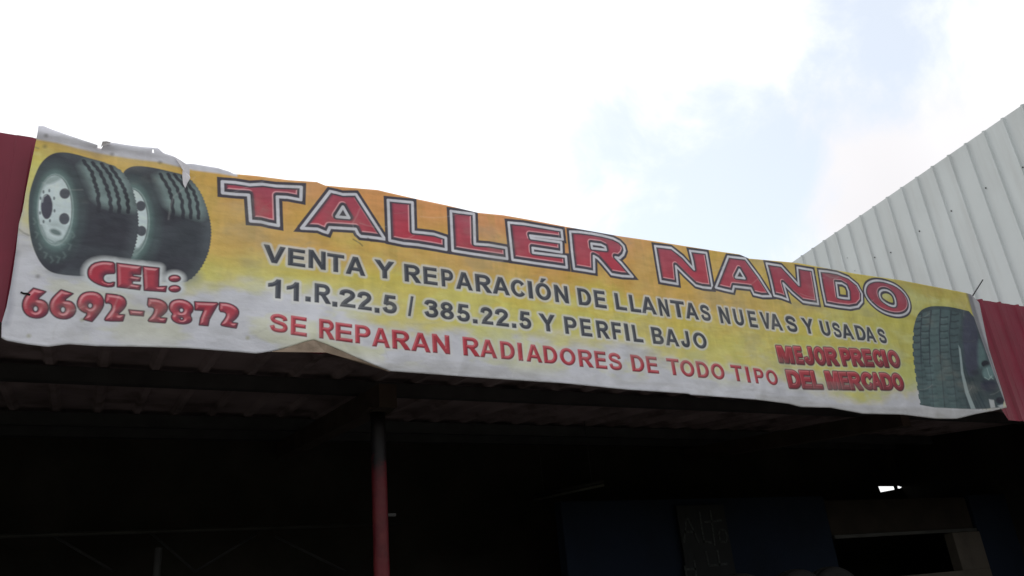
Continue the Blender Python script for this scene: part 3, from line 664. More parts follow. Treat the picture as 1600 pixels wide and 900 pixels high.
nums = [[smooth_poly(Z(o5, k, [(258, 162), (262, 164), (410, 205), (405, 212), (300, 300), (380, 312), (430, 355), (445, 420), (420, 490), (350, 532), (270, 535), (190, 510), (135, 450), (118, 370), (135, 300), (180, 235)]), 1), Z(o5, k, ell(283, 420, 33, 37))],
        [smooth_poly(Z(o5, k, [(600, 182), (606, 184), (750, 230), (742, 236), (628, 318), (720, 325), (768, 368), (787, 430), (760, 500), (690, 543), (610, 547), (530, 522), (472, 460), (457, 385), (470, 320), (515, 260)]), 1), Z(o5, k, ell(625, 430, 33, 37))],
        [smooth_poly(Z(o5, k, [(798, 345), (830, 262), (890, 217), (980, 205), (1065, 222), (1122, 280), (1133, 360), (1105, 430), (1040, 515), (987, 577), (980, 577), (885, 553), (880, 548), (935, 478), (870, 458), (815, 410)]), 1), Z(o5, k, ell(962, 380, 32, 33))],
        [smooth_poly(Z(o5, k, [(1162, 232), (1168, 232), (1260, 240), (1360, 260), (1407, 310), (1412, 370), (1372, 430), (1300, 492), (1388, 492), (1390, 500), (1368, 570), (1360, 573), (1158, 571), (1140, 548), (1190, 480), (1235, 420), (1235, 370), (1205, 348), (1145, 348)]), 1)],
        [Z(o6, k, [(10, 432), (200, 450), (190, 508), (28, 495)])],
        [smooth_poly(Z(o6, k, [(252, 288), (258, 288), (380, 298), (452, 330), (492, 380), (488, 440), (442, 490), (385, 530), (482, 535), (483, 542), (466, 592), (455, 594), (265, 582), (248, 560), (310, 490), (332, 430), (312, 400), (240, 395)]), 1)],
        [smooth_poly(Z(o6, k, [(510, 390), (530, 338), (580, 308), (660, 301), (750, 328), (808, 385), (812, 440), (768, 495), (798, 550), (772, 592), (700, 610), (620, 602), (553, 562), (538, 510), (562, 485), (520, 440)]), 1), Z(o6, k, ell(665, 437, 29, 28)), Z(o6, k, ell(668, 542, 20, 16))],
        [Z(o6, k, [(830, 332), (1105, 343), (1122, 358), (1062, 460), (1012, 550), (995, 630), (888, 620), (900, 540), (940, 440), (835, 434)])],
        [smooth_poly(Z(o6, k, [(1140, 342), (1146, 343), (1250, 350), (1335, 388), (1378, 440), (1374, 500), (1332, 550), (1280, 590), (1362, 598), (1363, 604), (1347, 658), (1338, 660), (1170, 632), (1153, 610), (1210, 540), (1228, 490), (1208, 462), (1135, 452)]), 1)]]
q = [fat(c, 0) for c in nums]
for w, d in q: fat_face(w, d)

# ---- weathering: water stains, crease lines, grime; then a painted light fall-off
img *= (1+((vnoise(30, 5, 41, 2)-.5)*.10+(vnoise(4, 34, 42, 2)-.5)*.12)[..., None]*sst(lo-.1, lo+.2, t_)[..., None])
dn = vnoise(2.5, 4, 31, 5); dn2 = vnoise(12, 12, 32, 4); dn3 = vnoise(1.2, 9, 33, 4)
img *= (1+(dn-.5)*.12+(dn2-.5)*.12+(dn3-.5)*.06)[..., None]
blend((0, NY, 0, NX), sst(.56, .8, dn3)*sst(.3, .0, t_)*.38, ink(118, 116, 112))
blend((0, NY, 0, NX), sst(.60, .80, dn)*.22, ink(120, 118, 108))
for (a, b) in [((26, 218), (60, 232)), ((29, 358), (45, 368))]: stroke(PX([a, ((a[0]+b[0])/2, (a[1]+b[1])/2+1), b]), .010, ink(90, 90, 84), .5, .006)
stroke(PX([(575, 373), (580, 377), (590, 376)]), .014, ink(50, 44, 48), .8, .008)
stroke(PX([(552, 374), (562, 380), (566, 384)]), .010, ink(60, 50, 50), .7, .006)
for (x, y) in [(387, 528), (128, 500), (59, 432), (72, 212), (70, 229), (45, 525), (175, 241), (250, 254)]:
    fill(PX(ell(x, y, 2.6, 2.2)), ink(120, 118, 60) if y > 490 else ink(70, 66, 60), .6, .012)
fill(PX([(128, 232), (162, 226), (170, 238), (150, 244)]), ink(120, 112, 116), .45, .06)
rr = np.random.RandomState(5)
for i in range(70):
    s = rr.uniform(-.5, 10.3); h = rr.uniform(1.95, 3.5); an = rr.uniform(-.5, .5)+(1.4 if rr.rand() < .25 else 0); l = rr.uniform(.1, .45)
    p = [(s+l*t*math.cos(an+.2*math.sin(5*t)), h+l*t*math.sin(an+.3*t)) for t in np.linspace(0, 1, 5)]
    stroke(p, .006, ink(120, 116, 108) if i % 2 else ink(190, 190, 190), .16, .008)
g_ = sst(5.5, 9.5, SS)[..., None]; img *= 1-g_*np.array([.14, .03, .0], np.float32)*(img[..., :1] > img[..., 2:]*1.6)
img *= (1-.24*sst(3, 10.5, SS))[..., None]  # light falling off to the right, painted into the print
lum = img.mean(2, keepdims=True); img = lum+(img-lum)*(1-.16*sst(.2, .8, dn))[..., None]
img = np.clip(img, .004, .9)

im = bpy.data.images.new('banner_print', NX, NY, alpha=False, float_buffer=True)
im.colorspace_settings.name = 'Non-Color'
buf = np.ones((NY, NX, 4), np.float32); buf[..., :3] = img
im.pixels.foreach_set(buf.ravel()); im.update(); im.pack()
del buf

# ------------------------------------------------------------------ banner
M_print = bpy.data.materials.new('printed_vinyl'); M_print.use_nodes = True
t = M_print.node_tree; b = t.nodes['Principled BSDF']; lk = t.links.new
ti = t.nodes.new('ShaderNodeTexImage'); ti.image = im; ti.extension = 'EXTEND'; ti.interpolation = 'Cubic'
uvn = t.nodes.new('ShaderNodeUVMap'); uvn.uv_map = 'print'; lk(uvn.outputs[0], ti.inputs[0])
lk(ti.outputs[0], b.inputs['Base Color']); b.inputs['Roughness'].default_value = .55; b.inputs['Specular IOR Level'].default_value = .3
tcn = t.nodes.new('ShaderNodeTexCoord')
w1 = t.nodes.new('ShaderNodeTexNoise'); w1.inputs['Scale'].default_value = 9; w1.inputs['Detail'].default_value = 7; w1.inputs['Roughness'].default_value = .5
mp = t.nodes.new('ShaderNodeMapping'); mp.inputs['Scale'].default_value = (1, 1, 1.6); lk(tcn.outputs['Object'], mp.inputs[0]); lk(mp.outputs[0], w1.inputs['Vector'])
bp = t.nodes.new('ShaderNodeBump'); bp.inputs['Strength'].default_value = .38; bp.inputs['Distance'].default_value = .022
lk(w1.outputs['Fac'], bp.inputs['Height']); lk(bp.outputs[0], b.inputs['Normal'])
trl = t.nodes.new('ShaderNodeBsdfTranslucent'); lk(ti.outputs[0], trl.inputs['Color'])
ms = t.nodes.new('ShaderNodeMixShader'); ms.inputs[0].default_value = .15
lk(b.outputs[0], ms.inputs[1]); lk(trl.outputs[0], ms.inputs[2]); lk(ms.outputs[0], t.nodes['Material Output'].inputs['Surface'])

banner = thing('banner', 'long torn vinyl banner printed with tyres and lettering, hung along the red fascia', 'banner', (3.0, FRONT, 2.7))
top = PX([(60, 197), (68, 197), (80, 202), (100, 209), (125, 217.5), (145, 224), (155, 227.5), (158, 228), (160, 221.5), (172, 222.5), (200, 227), (225, 230), (247, 231.5), (255, 239), (272, 244.5), (290, 256), (300, 256), (340, 262.5), (358, 268), (366, 272), (400, 275), (450, 281.5), (495, 284.5), (508, 290), (530, 292), (590, 297), (602, 300), (650, 311), (698, 321), (746, 332.5), (787, 336.5), (830, 344), (882, 354), (967, 369), (1030, 378), (1060, 383), (1120, 392.5), (1155, 397.5), (1170, 404), (1192, 406), (1247, 411), (1335, 427.5), (1405, 437.5), (1457, 447.5), (1508, 457.5), (1517, 460)])
botm = PX([(2, 528), (10, 532.5), (40, 538), (75, 542), (107, 538), (150, 541), (220, 542), (292, 544), (350, 548.5), (400, 552.5), (425, 549), (450, 542.5), (478, 533.5), (490, 531), (510, 538), (560, 560), (585, 570.5), (610, 580), (665, 584), (780, 592.5), (880, 599), (980, 609), (1077, 615.5), (1079, 617), (1180, 624.5), (1232, 631), (1251, 636), (1298, 637.3), (1348, 646.5), (1411, 648), (1463, 654.4), (1495, 654.4), (1525, 647), (1550, 642.5), (1573, 637)])
lef = PX([(2, 528), (2.5, 505), (10, 480), (17, 445), (22, 412), (25, 390), (29.5, 350), (35, 330), (40, 300), (51, 245), (56, 221), (59, 205), (60, 197)])
rig = PX([(1573, 637), (1566, 612), (1545, 545), (1530, 473), (1517, 460)])
def curve(p, key, n):
    p = np.array(p); kx = p[:, key]; t = np.linspace(0, 1, n); q = kx[0]+(kx[-1]-kx[0])*t
    sg = 1 if kx[-1] > kx[0] else -1
    return np.stack([np.interp(q*sg, kx*sg, p[:, 0]), np.interp(q*sg, kx*sg, p[:, 1])], 1)
NU, NV = 900, 110
Tc, Bc = curve(top, 0, NU), curve(botm, 0, NU)
Lc, Rc = curve(lef, 1, NV), curve(rig, 1, NV)
u = np.linspace(0, 1, NU)[:, None, None]; v = np.linspace(0, 1, NV)[None, :, None]
G = (1-v)*Bc[:, None]+v*Tc[:, None]+(1-u)*Lc[None]+u*Rc[None]-((1-u)*(1-v)*Bc[0]+u*(1-v)*Bc[-1]+(1-u)*v*Tc[0]+u*v*Tc[-1])
def snoise(s, h, seed, fs_, fh):
    r = np.random.RandomState(seed); o = 0
    for i in range(7):
        a, b_, c = r.uniform(.6, 1.6), r.uniform(-1, 1), r.uniform(0, 6.28)
        o = o+np.sin(s*fs_*a+h*fh*b_+c)
    return o/7
def lift(s, h):
    "how far the cloth stands off the front, in metres"
    e = .018+.010*snoise(s, h, 1, 4.2, 2.5)+.007*snoise(s, h, 2, 13, 9)+.0042*snoise(s, h, 5, 26, 20)
    e = e+.05*np.exp(-((s-1.48)/.5)**2)*sst(2.75, 2.15, h)                    # lifted hem
    a = np.abs((s-1.48)-(h-2.2)*.35); e = e+.010*np.exp(-(a/.07)**2)*sst(3.1, 2.4, h)   # creases running up from it
    a = np.abs((s-1.9)-(h-2.1)*-.6); e = e+.008*np.exp(-(a/.06)**2)*sst(2.9, 2.2, h)
    for (c, sl, am, w) in [(1.7, .25, .008, .06), (3.05, .1, .007, .05), (5.1, -.15, .006, .07), (6.45, .2, .008, .06), (8.4, .1, .006, .07), (.15, .3, .008, .08), (7.2, -.25, .005, .06)]:
        a = np.abs((s-c)-(h-3.6)*sl); e = e+1.5*am*np.exp(-(a/w)**2)*sst(2.4, 3.5, h)
    for (c, am, w) in [(2.75, .008, .04), (4.3, .007, .05), (6.2, .008, .05), (9.0, .008, .08)]:      # ripples at the hem
        e = e+am*np.exp(-((s-c-.3*(h-2))/w)**2)*sst(2.5, 1.9, h)
    e = e+.012*np.exp(-((h-3.68)/.05)**2)*sst(.6, 0, s)
    return e
d_ = lift(G[..., 0], G[..., 1])
def on_banner(s, h, off=0):
    e = lift(np.float64(s), np.float64(h))+off; p = np.array([s*U, FRONT, h*U])*((FRONT-e)/FRONT); return EYE+p
pos = np.stack([G[..., 0]*U, np.full(G.shape[:2], FRONT), G[..., 1]*U], -1)*((FRONT-d_)/FRONT)[..., None]+EYE
pos -= np.array(banner.location)
ii = np.arange(NU-1)[:, None]*NV+np.arange(NV-1)[None]
quads = np.stack([ii, ii+NV, ii+NV+1, ii+1], -1).reshape(-1, 4)
cen = G[:-1, :-1].reshape(-1, 2)+np.array([.006, .006])
keep = np.ones(len(quads), bool)
for (x, y, rx, ry) in [(157, 231.5, 4.2, 2.2), (153, 229, 2.2, 1.6), (238.5, 236, 2.0, 2.2)]:
    c0 = np.array(sh(x, y)); ex = np.array(sh(x+rx, y))-c0; ey = np.array(sh(x, y-ry))-c0
    keep &= ((cen[:, 0]-c0[0])/ex[0])**2+((cen[:, 1]-c0[1])/ey[1])**2 > 1
quads = quads[keep]
me = bpy.data.meshes.new('printed_sheet')
me.vertices.add(NU*NV); me.vertices.foreach_set('co', pos.reshape(-1).astype(np.float32))
me.loops.add(len(quads)*4); me.loops.foreach_set('vertex_index', quads.reshape(-1).astype(np.int32))
me.polygons.add(len(quads)); me.polygons.foreach_set('loop_start', (np.arange(len(quads))*4).astype(np.int32))
me.update(calc_edges=True); me.polygons.foreach_set('use_smooth', np.ones(len(quads), bool))
uvl = me.uv_layers.new(name='print')
gu = G.reshape(-1, 2)[quads.reshape(-1)]; uv = np.stack([(gu[:, 0]-S0)/(S1-S0), (gu[:, 1]-H0)/(H1-H0)], 1)
uvl.data.foreach_set('uv', uv.reshape(-1).astype(np.float32)); me.validate()
o = bpy.data.objects.new('printed_sheet', me); C.objects.link(o); me.materials.append(M_print); o.parent = banner
so = o.modifiers.new('thickness', 'SOLIDIFY'); so.thickness = .0012; so.offset = 1

M_vinyl = mat('bare_vinyl', tuple(ink(172, 170, 176)), .55, .3, var=.12, scale=20, bump=.2, dirt=tuple(ink(130, 120, 112)), dirt_amt=.5)
M_back = mat('vinyl_back', tuple(ink(172, 154, 140)*.75), .7, .2, var=.2, scale=12, bump=.3, dirt=tuple(ink(90, 74, 64)))
def flap(name, pts, offs, mt, parent, label=None, sub=True):
    "a small folded piece of cloth; pts in photo px, offs = stand-off in metres"
    vs = [on_banner(*sh(x, y), of)-np.array(banner.location) for (x, y), of in zip(pts, offs)]
    n = len(vs); c = np.mean(vs, 0)
    o_ = link(name, mesh(name, vs+[c], [(i, (i+1) % n, n) for i in range(n)]), mt, None, label); o_.parent = parent
    s_ = o_.modifiers.new('thickness', 'SOLIDIFY'); s_.thickness = .0012
    return o_
flap('torn_flap', [(272, 244.5), (283, 251), (292, 257.5), (296, 260), (296.5, 268), (296, 274), (297.5, 278), (293, 286), (289.5, 294), (286, 287), (285, 275), (285.5, 266), (280, 257)], [.004, .01, .02, .022, .02, .016, .02, .014, .006, .008, .006, .008, .006], M_vinyl, banner, 'loose triangular white flap hanging off the torn top edge')
flap('torn_flap', [(158, 228), (160, 221), (166, 220.5), (173, 222), (172, 226), (164, 228)], [.0, .012, .016, .01, .004, .002], M_vinyl, banner, 'small curled tear in the white top margin')
flap('lifted_hem', [(425, 549.3), (450, 542.7), (478, 533.7), (490, 531.3), (510, 538.3), (560, 560.2), (585, 570.7), (609, 580.4), (555, 561.5), (527, 553.5), (500, 543.5), (470, 542), (450, 545)], [.0, -.0, -.0, -.0, -.0, -.0, 0, 0, -.035, -.05, -.06, -.06, -.03], M_back, banner, 'brownish underside of the bottom hem where it lifts')
M_tie = mat('dark_cord', (.015, .014, .014), .8, .2)
tp = [on_banner(*sh(x, y), .003)-np.array(banner.location) for x, y in [(32.5, 456.5), (37, 458.5), (42, 458.5), (47, 461)]]
o = tube('tie', tp, .004, M_tie, None, 8, 'short black cord poking out beside the telephone number'); o.parent = banner
# dark cord of the right edge
# ------------------------------------------------------------------ workshop
M_red = mat('red_painted_sheet', (.20, .018, .042), .5, .3, var=.14, scale=3, bump=.06, bscale=6, dirt=(.17, .05, .06), dscale=5, dirt_amt=.45, run=.15)
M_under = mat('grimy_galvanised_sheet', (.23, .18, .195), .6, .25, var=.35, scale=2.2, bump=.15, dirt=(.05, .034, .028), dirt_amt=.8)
M_steel = mat('dark_steel', (.03, .03, .034), .6, .3, var=.3)
M_rafter = mat('rusty_rafter', (.045, .035, .03), .8, .2, var=.3)
M_steel2 = mat('grey_steel', (.03, .03, .029), .6, .3, var=.3)
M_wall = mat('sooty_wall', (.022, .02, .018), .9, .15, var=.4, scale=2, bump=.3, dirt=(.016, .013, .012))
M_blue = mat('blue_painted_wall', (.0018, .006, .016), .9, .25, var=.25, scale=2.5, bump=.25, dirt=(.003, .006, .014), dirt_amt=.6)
M_post = mat('red_painted_steel', (.085, .006, .011), .55, .35, var=.25, scale=9, bump=.3, bscale=30, dirt=(.12, .02, .02), dscale=12, dirt_amt=.7)
M_frame = mat('dusty_beige_frame', (.062, .053, .044), .85, .25, var=.2, scale=5, bump=.2, dirt=(.05, .042, .034))
M_brown = mat('brown_shutter', (.016, .012, .009), .85, .2, var=.3)

shop = thing('workshop', 'dark open tyre workshop with red ribbed metal fascia and canopy behind the banner', 'building', (3, 5, 0))
XL, XR, YF, YB = -4.0, 8.82, 3.66, 6.62
def ceil_z(y): return 2.96+.10*(y-3.66)
# fascia sheets, a metre wide each with its ribs; the one left of the banner stands a little higher and is bent
fz0 = 1.6+U*1.815
r_ = [at(a, 475, YF)[0] for a in (1533, 1559.5, 1589)]; PHASE = (np.mean([q % .25 for q in [r_[0]]])-(-3.90 % .25)) % .25
def fas_bot(x): return (1.6+U*2.02) if x < 6.30 and x > 2 else 1.6+U*(2.19+(1.815-2.19)*(min(max(x/U, -3), 11)+.6)/11.3)   # the lower edge falls slightly to the right
pitch = .25
x = XR-.25*4
i = 0
x = -3.90+PHASE
while x < XR-.2:
    zt_ = 1.6+U*3.535
    if x < -.2: zt_ = 1.6+U*3.69
    n = 4
    ribbed('fascia_panel', (x, YF, zt_), (1, 0, 0), (0, 0, -1), (0, -1, 0), n, pitch, 1, M_red, shop, ribh=.020, rb=.024, rt=.010, nv=10, wob=.0025, seed=i, cut=lambda q, x=x, zt_=zt_: zt_-fas_bot(x+q))
    x += 1.0; i += 1
# capping angle on top of the fascia and a bottom rail
# roof sheets, ribs hanging into view as the trapezoids of the sheet seen from below
sl = math.hypot(1, .10); i = 0; x = XL+.03
while x < XR-.1:
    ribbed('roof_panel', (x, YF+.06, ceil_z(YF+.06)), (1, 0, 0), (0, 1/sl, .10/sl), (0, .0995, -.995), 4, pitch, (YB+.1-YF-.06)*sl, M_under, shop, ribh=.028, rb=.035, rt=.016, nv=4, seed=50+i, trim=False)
    x += 1.0; i += 1
for yy, hgt in ((4.52, .085), (6.05, .09)):
    z = ceil_z(yy)-.032
    box('purlin', (XL, yy, z-hgt), (XR, yy+.05, z), M_steel, shop, .004)
# rafters on posts
def rafter(x, name='rafter'):
    vs = []
    for (yy) in (YF+.36, YB):
        z = ceil_z(yy)-.15
        for dx, dz in ((-.05, 0), (.05, 0), (.05, -.13), (-.05, -.13)): vs.append((x+dx, yy, z+dz))
    return link(name, mesh(name, vs, [(0, 1, 2, 3), (7, 6, 5, 4), (0, 4, 5, 1), (1, 5, 6, 2), (2, 6, 7, 3), (3, 7, 4, 0)]), M_rafter, shop)
PXx = at(594, 800, 4.2)[0]
for xx in (PXx-4.2, PXx, PXx+4.2): rafter(xx)
# red turns raggedly near-black upwards: shade at the post top painted into the colour
t = M_post.node_tree; lk = t.links.new; b = t.nodes['Principled BSDF']; src = b.inputs['Base Color'].links[0].from_socket
ge = t.nodes.new('ShaderNodeTexCoord'); sx = t.nodes.new('ShaderNodeSeparateXYZ'); lk(ge.outputs['Object'], sx.inputs[0])
nz = t.nodes.new('ShaderNodeTexNoise'); nz.inputs['Scale'].default_value = 22; nz.inputs['Detail'].default_value = 6; lk(ge.outputs['Object'], nz.inputs['Vector'])
ma = t.nodes.new('ShaderNodeMath'); ma.operation = 'MULTIPLY_ADD'; ma.inputs[1].default_value = .35; lk(nz.outputs['Fac'], ma.inputs[0]); lk(sx.outputs['Z'], ma.inputs[2])
rm = t.nodes.new('ShaderNodeMapRange'); rm.inputs['From Min'].default_value = 2.54; rm.inputs['From Max'].default_value = 2.66; lk(ma.outputs[0], rm.inputs['Value'])
mm = t.nodes.new('ShaderNodeMix'); mm.data_type = 'RGBA'; lk(rm.outputs[0], mm.inputs[0]); lk(src, mm.inputs[6]); mm.inputs[7].default_value = (.005, .004, .006, 1); lk(mm.outputs[2], b.inputs['Base Color'])
rpt = [(PXx, 4.2, z) for z in np.linspace(0, 2.735, 30)]
tube('post', rpt, .041, M_post, shop, 20, 'round post with worn red paint, shade painted in at the top')
box('cap_plate', (PXx-.075, 4.125, 2.737), (PXx+.075, 4.275, 2.747), M_rafter, shop, .002)
p = at(604, 805, 4.2); box('bracket', (PXx+.035, 4.19, p[2]-.008), (PXx+.085, 4.21, p[2]+.008), M_steel2, shop, .002)
# back wall: a sheet wall with a gap where a piece is missing
def wall_with_hole(name, xs, zs, holes, y, mt, th=.006):
    vs = []; fs = []
    for s in (0, 1):
        for zz in zs:
            for xx in xs: vs.append((xx, y+s*th, zz))
    nx, nz = len(xs), len(zs)
    for s in (0, 1):
        for j in range(nz-1):
            for i_ in range(nx-1):
                if (i_, j) in holes: continue
                a = s*nx*nz+j*nx+i_; f = (a, a+1, a+nx+1, a+nx); fs.append(f if s == 0 else f[::-1])
    return vs, fs
h1 = [at(1372.5, 760, YB), at(1396, 760, YB), at(1397.5, 765, YB), at(1376, 769, YB)]
h2 = [at(1402.5, 759.3, YB), at(1409, 761, YB), at(1406, 763.3, YB), at(1402.8, 763, YB)]
bmw = bmesh.new()
outer = [(XL-.1, YB, 0), (XR+.1, YB, 0), (XR+.1, YB, ceil_z(YB)+.10), (XL-.1, YB, ceil_z(YB)+.10)]
es = []
for lp in (outer, h1, h2):
    vv = [bmw.verts.new(tuple(map(float, p))) for p in lp]
    for i_ in range(4): es.append(bmw.edges.new((vv[i_], vv[(i_+1) % 4])))
bmesh.ops.triangle_fill(bmw, use_beauty=True, edges=es, normal=(0, -1, 0))
me = bpy.data.meshes.new('back_wall'); bmw.to_mesh(me); bmw.free()
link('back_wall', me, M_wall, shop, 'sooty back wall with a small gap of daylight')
for nm_, xa in (('side_wall', XL-.02), ('side_wall', XR+.0)):
    vs = [(xa+dx, yy, zz) for dx in (0, .04) for (yy, zz) in ((YF+.06, 0), (YB-.002, 0), (YB-.002, ceil_z(YB)-.005), (YF+.06, ceil_z(YF+.06)-.005))]
    link(nm_, mesh(nm_, vs, [(0, 1, 2, 3), (7, 6, 5, 4), (0, 4, 5, 1), (1, 5, 6, 2), (2, 6, 7, 3), (3, 7, 4, 0)]), M_wall, shop)
box('beam', (XL, YB-.08, ceil_z(YB)-.14), (XR, YB-.01, ceil_z(YB)-.06), M_steel, shop)
# lattice on the left at the back
yl = 6.3
pa, pb = at(-40, 827, yl), at(590, 829, yl)
zc = (pa[2]+pb[2])/2
tube('lattice_chord', [(pa[0]-1.5, yl, zc), (pb[0]+.2, yl, zc)], .014, M_steel2, shop, 8)
for (a, b_) in [((75, 832), (178, 893)), ((400, 835), (305, 893)), ((430, 838), (540, 893)), ((235, 832), (305, 893))]:
    A_, B_ = at(*a, yl), at(*b_, yl); tube('lattice_brace', [A_, B_], .009, M_steel, shop, 6)
A_ = at(248, 856, 5.2); tube('post', [(A_[0], 5.2, 0), (A_[0], 5.2, A_[2])], .02, M_steel2, shop, 10, 'thin grey steel post at the back left')
# blue partition with a service window
YW = 5.4
zt_w = 1.6+.150*YW
def X_(r): return r*YW
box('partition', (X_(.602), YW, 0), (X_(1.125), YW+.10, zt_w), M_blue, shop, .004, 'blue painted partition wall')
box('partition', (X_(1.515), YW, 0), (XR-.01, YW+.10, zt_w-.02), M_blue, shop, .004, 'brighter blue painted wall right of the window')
box('shutter', (X_(1.128), YW+.02, 1.6+.085*YW), (X_(1.51), YW+.09, zt_w-.04), M_brown, shop, .004, 'dark brown panel above the window')
box('shutter', (X_(1.128), YW+.02, 0), (X_(1.51), YW+.09, 1.6-.012*YW), M_brown, shop, .004, 'dark brown panel below the window')
fr = link('window_frame', None, None, shop)
bpy.data.objects.remove(fr)
bm = bmesh.new()
zs0, zs1 = 1.6-.012*YW, 1.6+.012*YW
box_bm(bm, (X_(1.128), YW-.03, zs0), (X_(1.51), YW+.07, zs1), .003)
box_bm(bm, (X_(1.43), YW-.03, zs1+.001), (X_(1.51), YW+.07, 1.6+.078*YW), .003)
me = bpy.data.meshes.new('window_frame'); bm.to_mesh(me); bm.free()
fr = link('window_frame', me, M_frame, shop, 'dusty beige frame of the service window')
box('frame_head', (X_(1.128), YW-.012, 1.6+.079*YW), (X_(1.51), YW+.02, 1.6+.0845*YW), M_steel2, fr, .001)
# rod sticking up by the right end of the banner
A_, B_ = at(1516, 468, YF-.03), at(1535.6, 437.3, YF+.02)
tube('rod', [A_, B_], .0055, M_steel, shop, 8, 'thin bent steel rod sticking up above the fascia')
# screws of the fascia on view right of the banner
# ------------------------------------------------------------------ writing board with chalk letters
M_board = mat('black_board', (.006, .007, .008), .7, .2, var=.2)
M_chalk = mat('chalk', (.03, .033, .033), .9, .1, var=.4, scale=60)
yb = YW-.05
c0, c1 = at(1056, 790, yb), at(1152, 905, yb)
brd = thing('writing_board', 'black board with hand-chalked word on the blue wall', 'sign', (c0[0], yb, c1[2]))
box('board', (c0[0], yb, c1[2]-.4), (c1[0], yb+.02, c0[2]), M_board, brd, .002)
def chalk(name, strokes):
    bm = bmesh.new(); y = yb-.003
    for st in strokes:
        pts = [at(*p, y) for p in st]
        for a, b_ in zip(pts, pts[1:]):
            d = (b_-a); d /= np.linalg.norm(d); n_ = np.array([-d[2], 0, d[0]])*.009
            f = [bm.verts.new(tuple(q)) for q in (a-n_-d*.004, b_-n_+d*.004, b_+n_+d*.004, a+n_-d*.004)]
            fc = bm.faces.new(f)
    r = bmesh.ops.extrude_face_region(bm, geom=list(bm.faces))
    bmesh.ops.translate(bm, vec=(0, .0015, 0), verts=[v for v in r['geom'] if isinstance(v, bmesh.types.BMVert)])
    me = bpy.data.meshes.new(name); bm.to_mesh(me); bm.free(); link(name, me, M_chalk, brd)
chalk('letter', [[(1069, 847), (1073, 806), (1092, 847)], [(1070, 831), (1085, 831)]])
chalk('letter', [[(1093, 800), (1100, 846), (1112, 848)]])
chalk('letter', [[(1110, 798), (1117, 852)], [(1101, 816), (1127, 813)]])
chalk('letter', [[(1125, 828), (1132, 828), (1137, 838), (1134, 847), (1126, 846), (1123, 836), (1125, 828)]])
chalk('letter', [[(1073, 900), (1070, 884)], [(1088, 900), (1085, 876)], [(1072, 890), (1088, 889)]])
chalk('letter', [[(1103, 862), (1108, 884), (1136, 881)], [(1121, 860), (1125, 884)]])
# ------------------------------------------------------------------ tyres on a shelf, dark round tops against the blue wall
M_rub = mat('tyre_rubber', (.012, .012, .012), .8, .25, var=.3)
ys = 4.95
rack = thing('tyre_rack', 'dark steel rack carrying tyres in front of the blue wall', 'rack', (at(1265, 890, ys)[0], ys, 0))
xa, xb = at(1130, 893, ys)[0]-.25, at(1300, 893, ys)[0]+.28
zr = at(1240, 889, ys)[2]-.62
box('shelf', (xa, ys-.14, zr-.03), (xb, ys+.14, zr), M_steel, rack)
for a in (xa, xb-.04):
    for b_ in (ys-.14, ys+.10): box('leg', (a, b_, 0), (a+.04, b_+.04, zr-.031), M_steel, rack)
def tyre_mesh():
    prof = [(-.07, .18), (-.09, .20), (-.095, .25), (-.085, .285), (-.06, .302), (-.03, .308), (-.028, .302), (-.02, .302), (-.018, .309), (.018, .309), (.02, .302), (.028, .302), (.03, .308), (.06, .302), (.085, .285), (.095, .25), (.09, .20), (.07, .18), (.06, .20), (.0, .285), (-.06, .20)]
    n = 40; vs = []; fs = []; P = len(prof)
    for k_ in range(n):
        t = 2*math.pi*k_/n
        for (y, r) in prof: vs.append((r*math.cos(t), y, r*math.sin(t)))
    for k_ in range(n):
        for j in range(P): a = k_*P+j; b_ = k_*P+(j+1) % P; c = ((k_+1) % n)*P+(j+1) % P; d = ((k_+1) % n)*P+j; fs.append((a, b_, c, d))
    return mesh('tyre', vs, fs, True)
tm = tyre_mesh(); tm.materials.append(M_rub)
for (px, lab) in ((1240, 'black tyre upright on the rack, middle of the dark round tops'), (1292, 'black tyre upright on the rack, nearest the service window'), (1152, 'black tyre upright on the rack, below the writing board')):
    o = bpy.data.objects.new('tyre', tm); C.objects.link(o)
    o.location = (at(px, 890, ys)[0], ys, zr+.309); o['label'] = lab; o['category'] = 'tyre'; o['group'] = 'tyres standing on the rack'
    if px == 1292: o.location.x += .02
# ------------------------------------------------------------------ unlit lamp hung under the roof
M_tube = mat('lamp_tube', (.12, .12, .115), .4, .4, var=.1)
zl = 2.60
def at_z(x, y, z): r = ray(x, y); return EYE+r*((z-1.6)/r[2])
A_, B_ = at_z(835, 781, zl), at_z(943, 758, zl)
lamp = thing('strip_lamp', 'unlit strip lamp hanging under the dark roof', 'lamp', tuple((A_+B_)/2))
def lk_world(o, parent): o.parent = parent; o.matrix_parent_inverse = parent.matrix_world.inverted()
tube('batten', [A_+np.array([0, 0, .03]), B_+np.array([0, 0, .03])], .018, M_steel2, lamp, 6)
tube('lamp_tube', [A_, B_], .012, M_tube, lamp, 10)
for q in (.15, .85):
    p = A_*(1-q)+B_*q
    tube('hanger', [p+np.array([0, 0, .045]), (p[0], p[1], ceil_z(p[1])-.002)], .003, M_steel, lamp, 6)
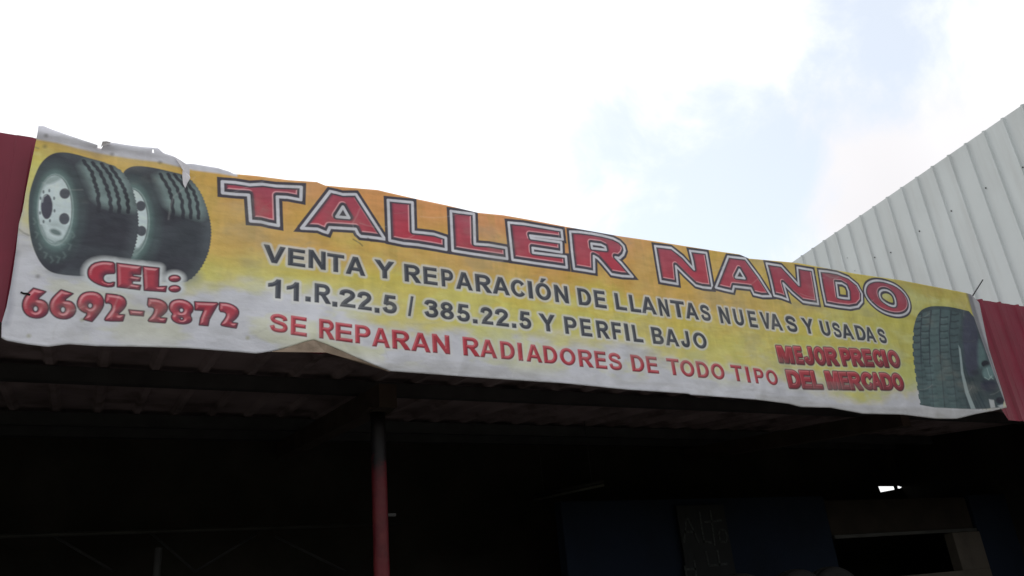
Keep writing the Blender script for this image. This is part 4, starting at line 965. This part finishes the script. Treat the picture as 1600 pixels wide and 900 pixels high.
# ------------------------------------------------------------------ the tall pale metal shed next door
M_pale = mat('pale_painted_sheet', (.49, .53, .535), .5, .35, var=.05, scale=1.2, bump=.03, bscale=4, dirt=(.36, .37, .36), dscale=3.5, dirt_amt=.4, run=.12)
M_screw = mat('screw', (.03, .03, .03), .6, .3)
wd = RW @ np.array([356-800, 450-1012, F]); wd[2] = 0; wd /= np.linalg.norm(wd)
dep0 = 39.1*.25*float(wd @ RW[:, 2])
r0 = ray(1597, 164); W0 = EYE+r0*dep0                       # topmost visible rib, nearest the camera
nw = np.array([-wd[1], wd[0], 0])                            # faces the street
shed = thing('metal_shed', 'tall pale ribbed metal side wall of the shed next door, rising behind the red fascia', 'building', (float(W0[0]), float(W0[1]), 0))
zb = 3.35
for k_ in range(-7, 34):
    p0 = W0+wd*.25*k_; p0[2] = zb
    ribbed('wall_panel', p0, wd, (0, 0, 1), nw, 1, .25, W0[2]-zb, M_pale, shed, ribh=.020, rb=.020, rt=.009, nv=2, seed=k_+20, trim=False)
# top edge flashing behind, posts and rails that carry the sheets
e0, e1 = W0-wd*1.8-nw*.06, W0+wd*8.4-nw*.06
for z in (zb+.15, 4.6, W0[2]-.12):
    vs, fs = tube_vf([(e0[0], e0[1], z), (e1[0], e1[1], z)], .035, 4); link('girt', mesh('girt', vs, fs), M_steel2, shed)
for t in (0, 1):
    p = e0*(1-t)+e1*t-nw*.06; box('post', (p[0]-.06, p[1]-.06, 0), (p[0]+.06, p[1]+.06, W0[2]-.2), M_steel2, shed)
# screws seen as dark dots
def on_shed(px, py):
    r = ray(px, py); tt = ((W0-EYE) @ nw)/(r @ nw); return EYE+r*tt
bm = bmesh.new()
for (a, b_) in [(347, 688), (415, 667), (537, 576), (673, 490), (820, 392), (978, 304), (262, 745), (230, 690)]:
    p = on_shed(1240+a/2.728, 150+b_/2.728)+nw*.004
    r = bmesh.ops.create_uvsphere(bm, u_segments=8, v_segments=5, radius=.0085 if a > 300 else .005)
    bmesh.ops.translate(bm, vec=tuple(p), verts=r['verts'])
me = bpy.data.meshes.new('screws'); bm.to_mesh(me); bm.free()
o = link('screw', me, M_screw, shed); o['kind'] = 'stuff'

SC.render.engine = 'CYCLES'
SC.cycles.max_bounces = 8
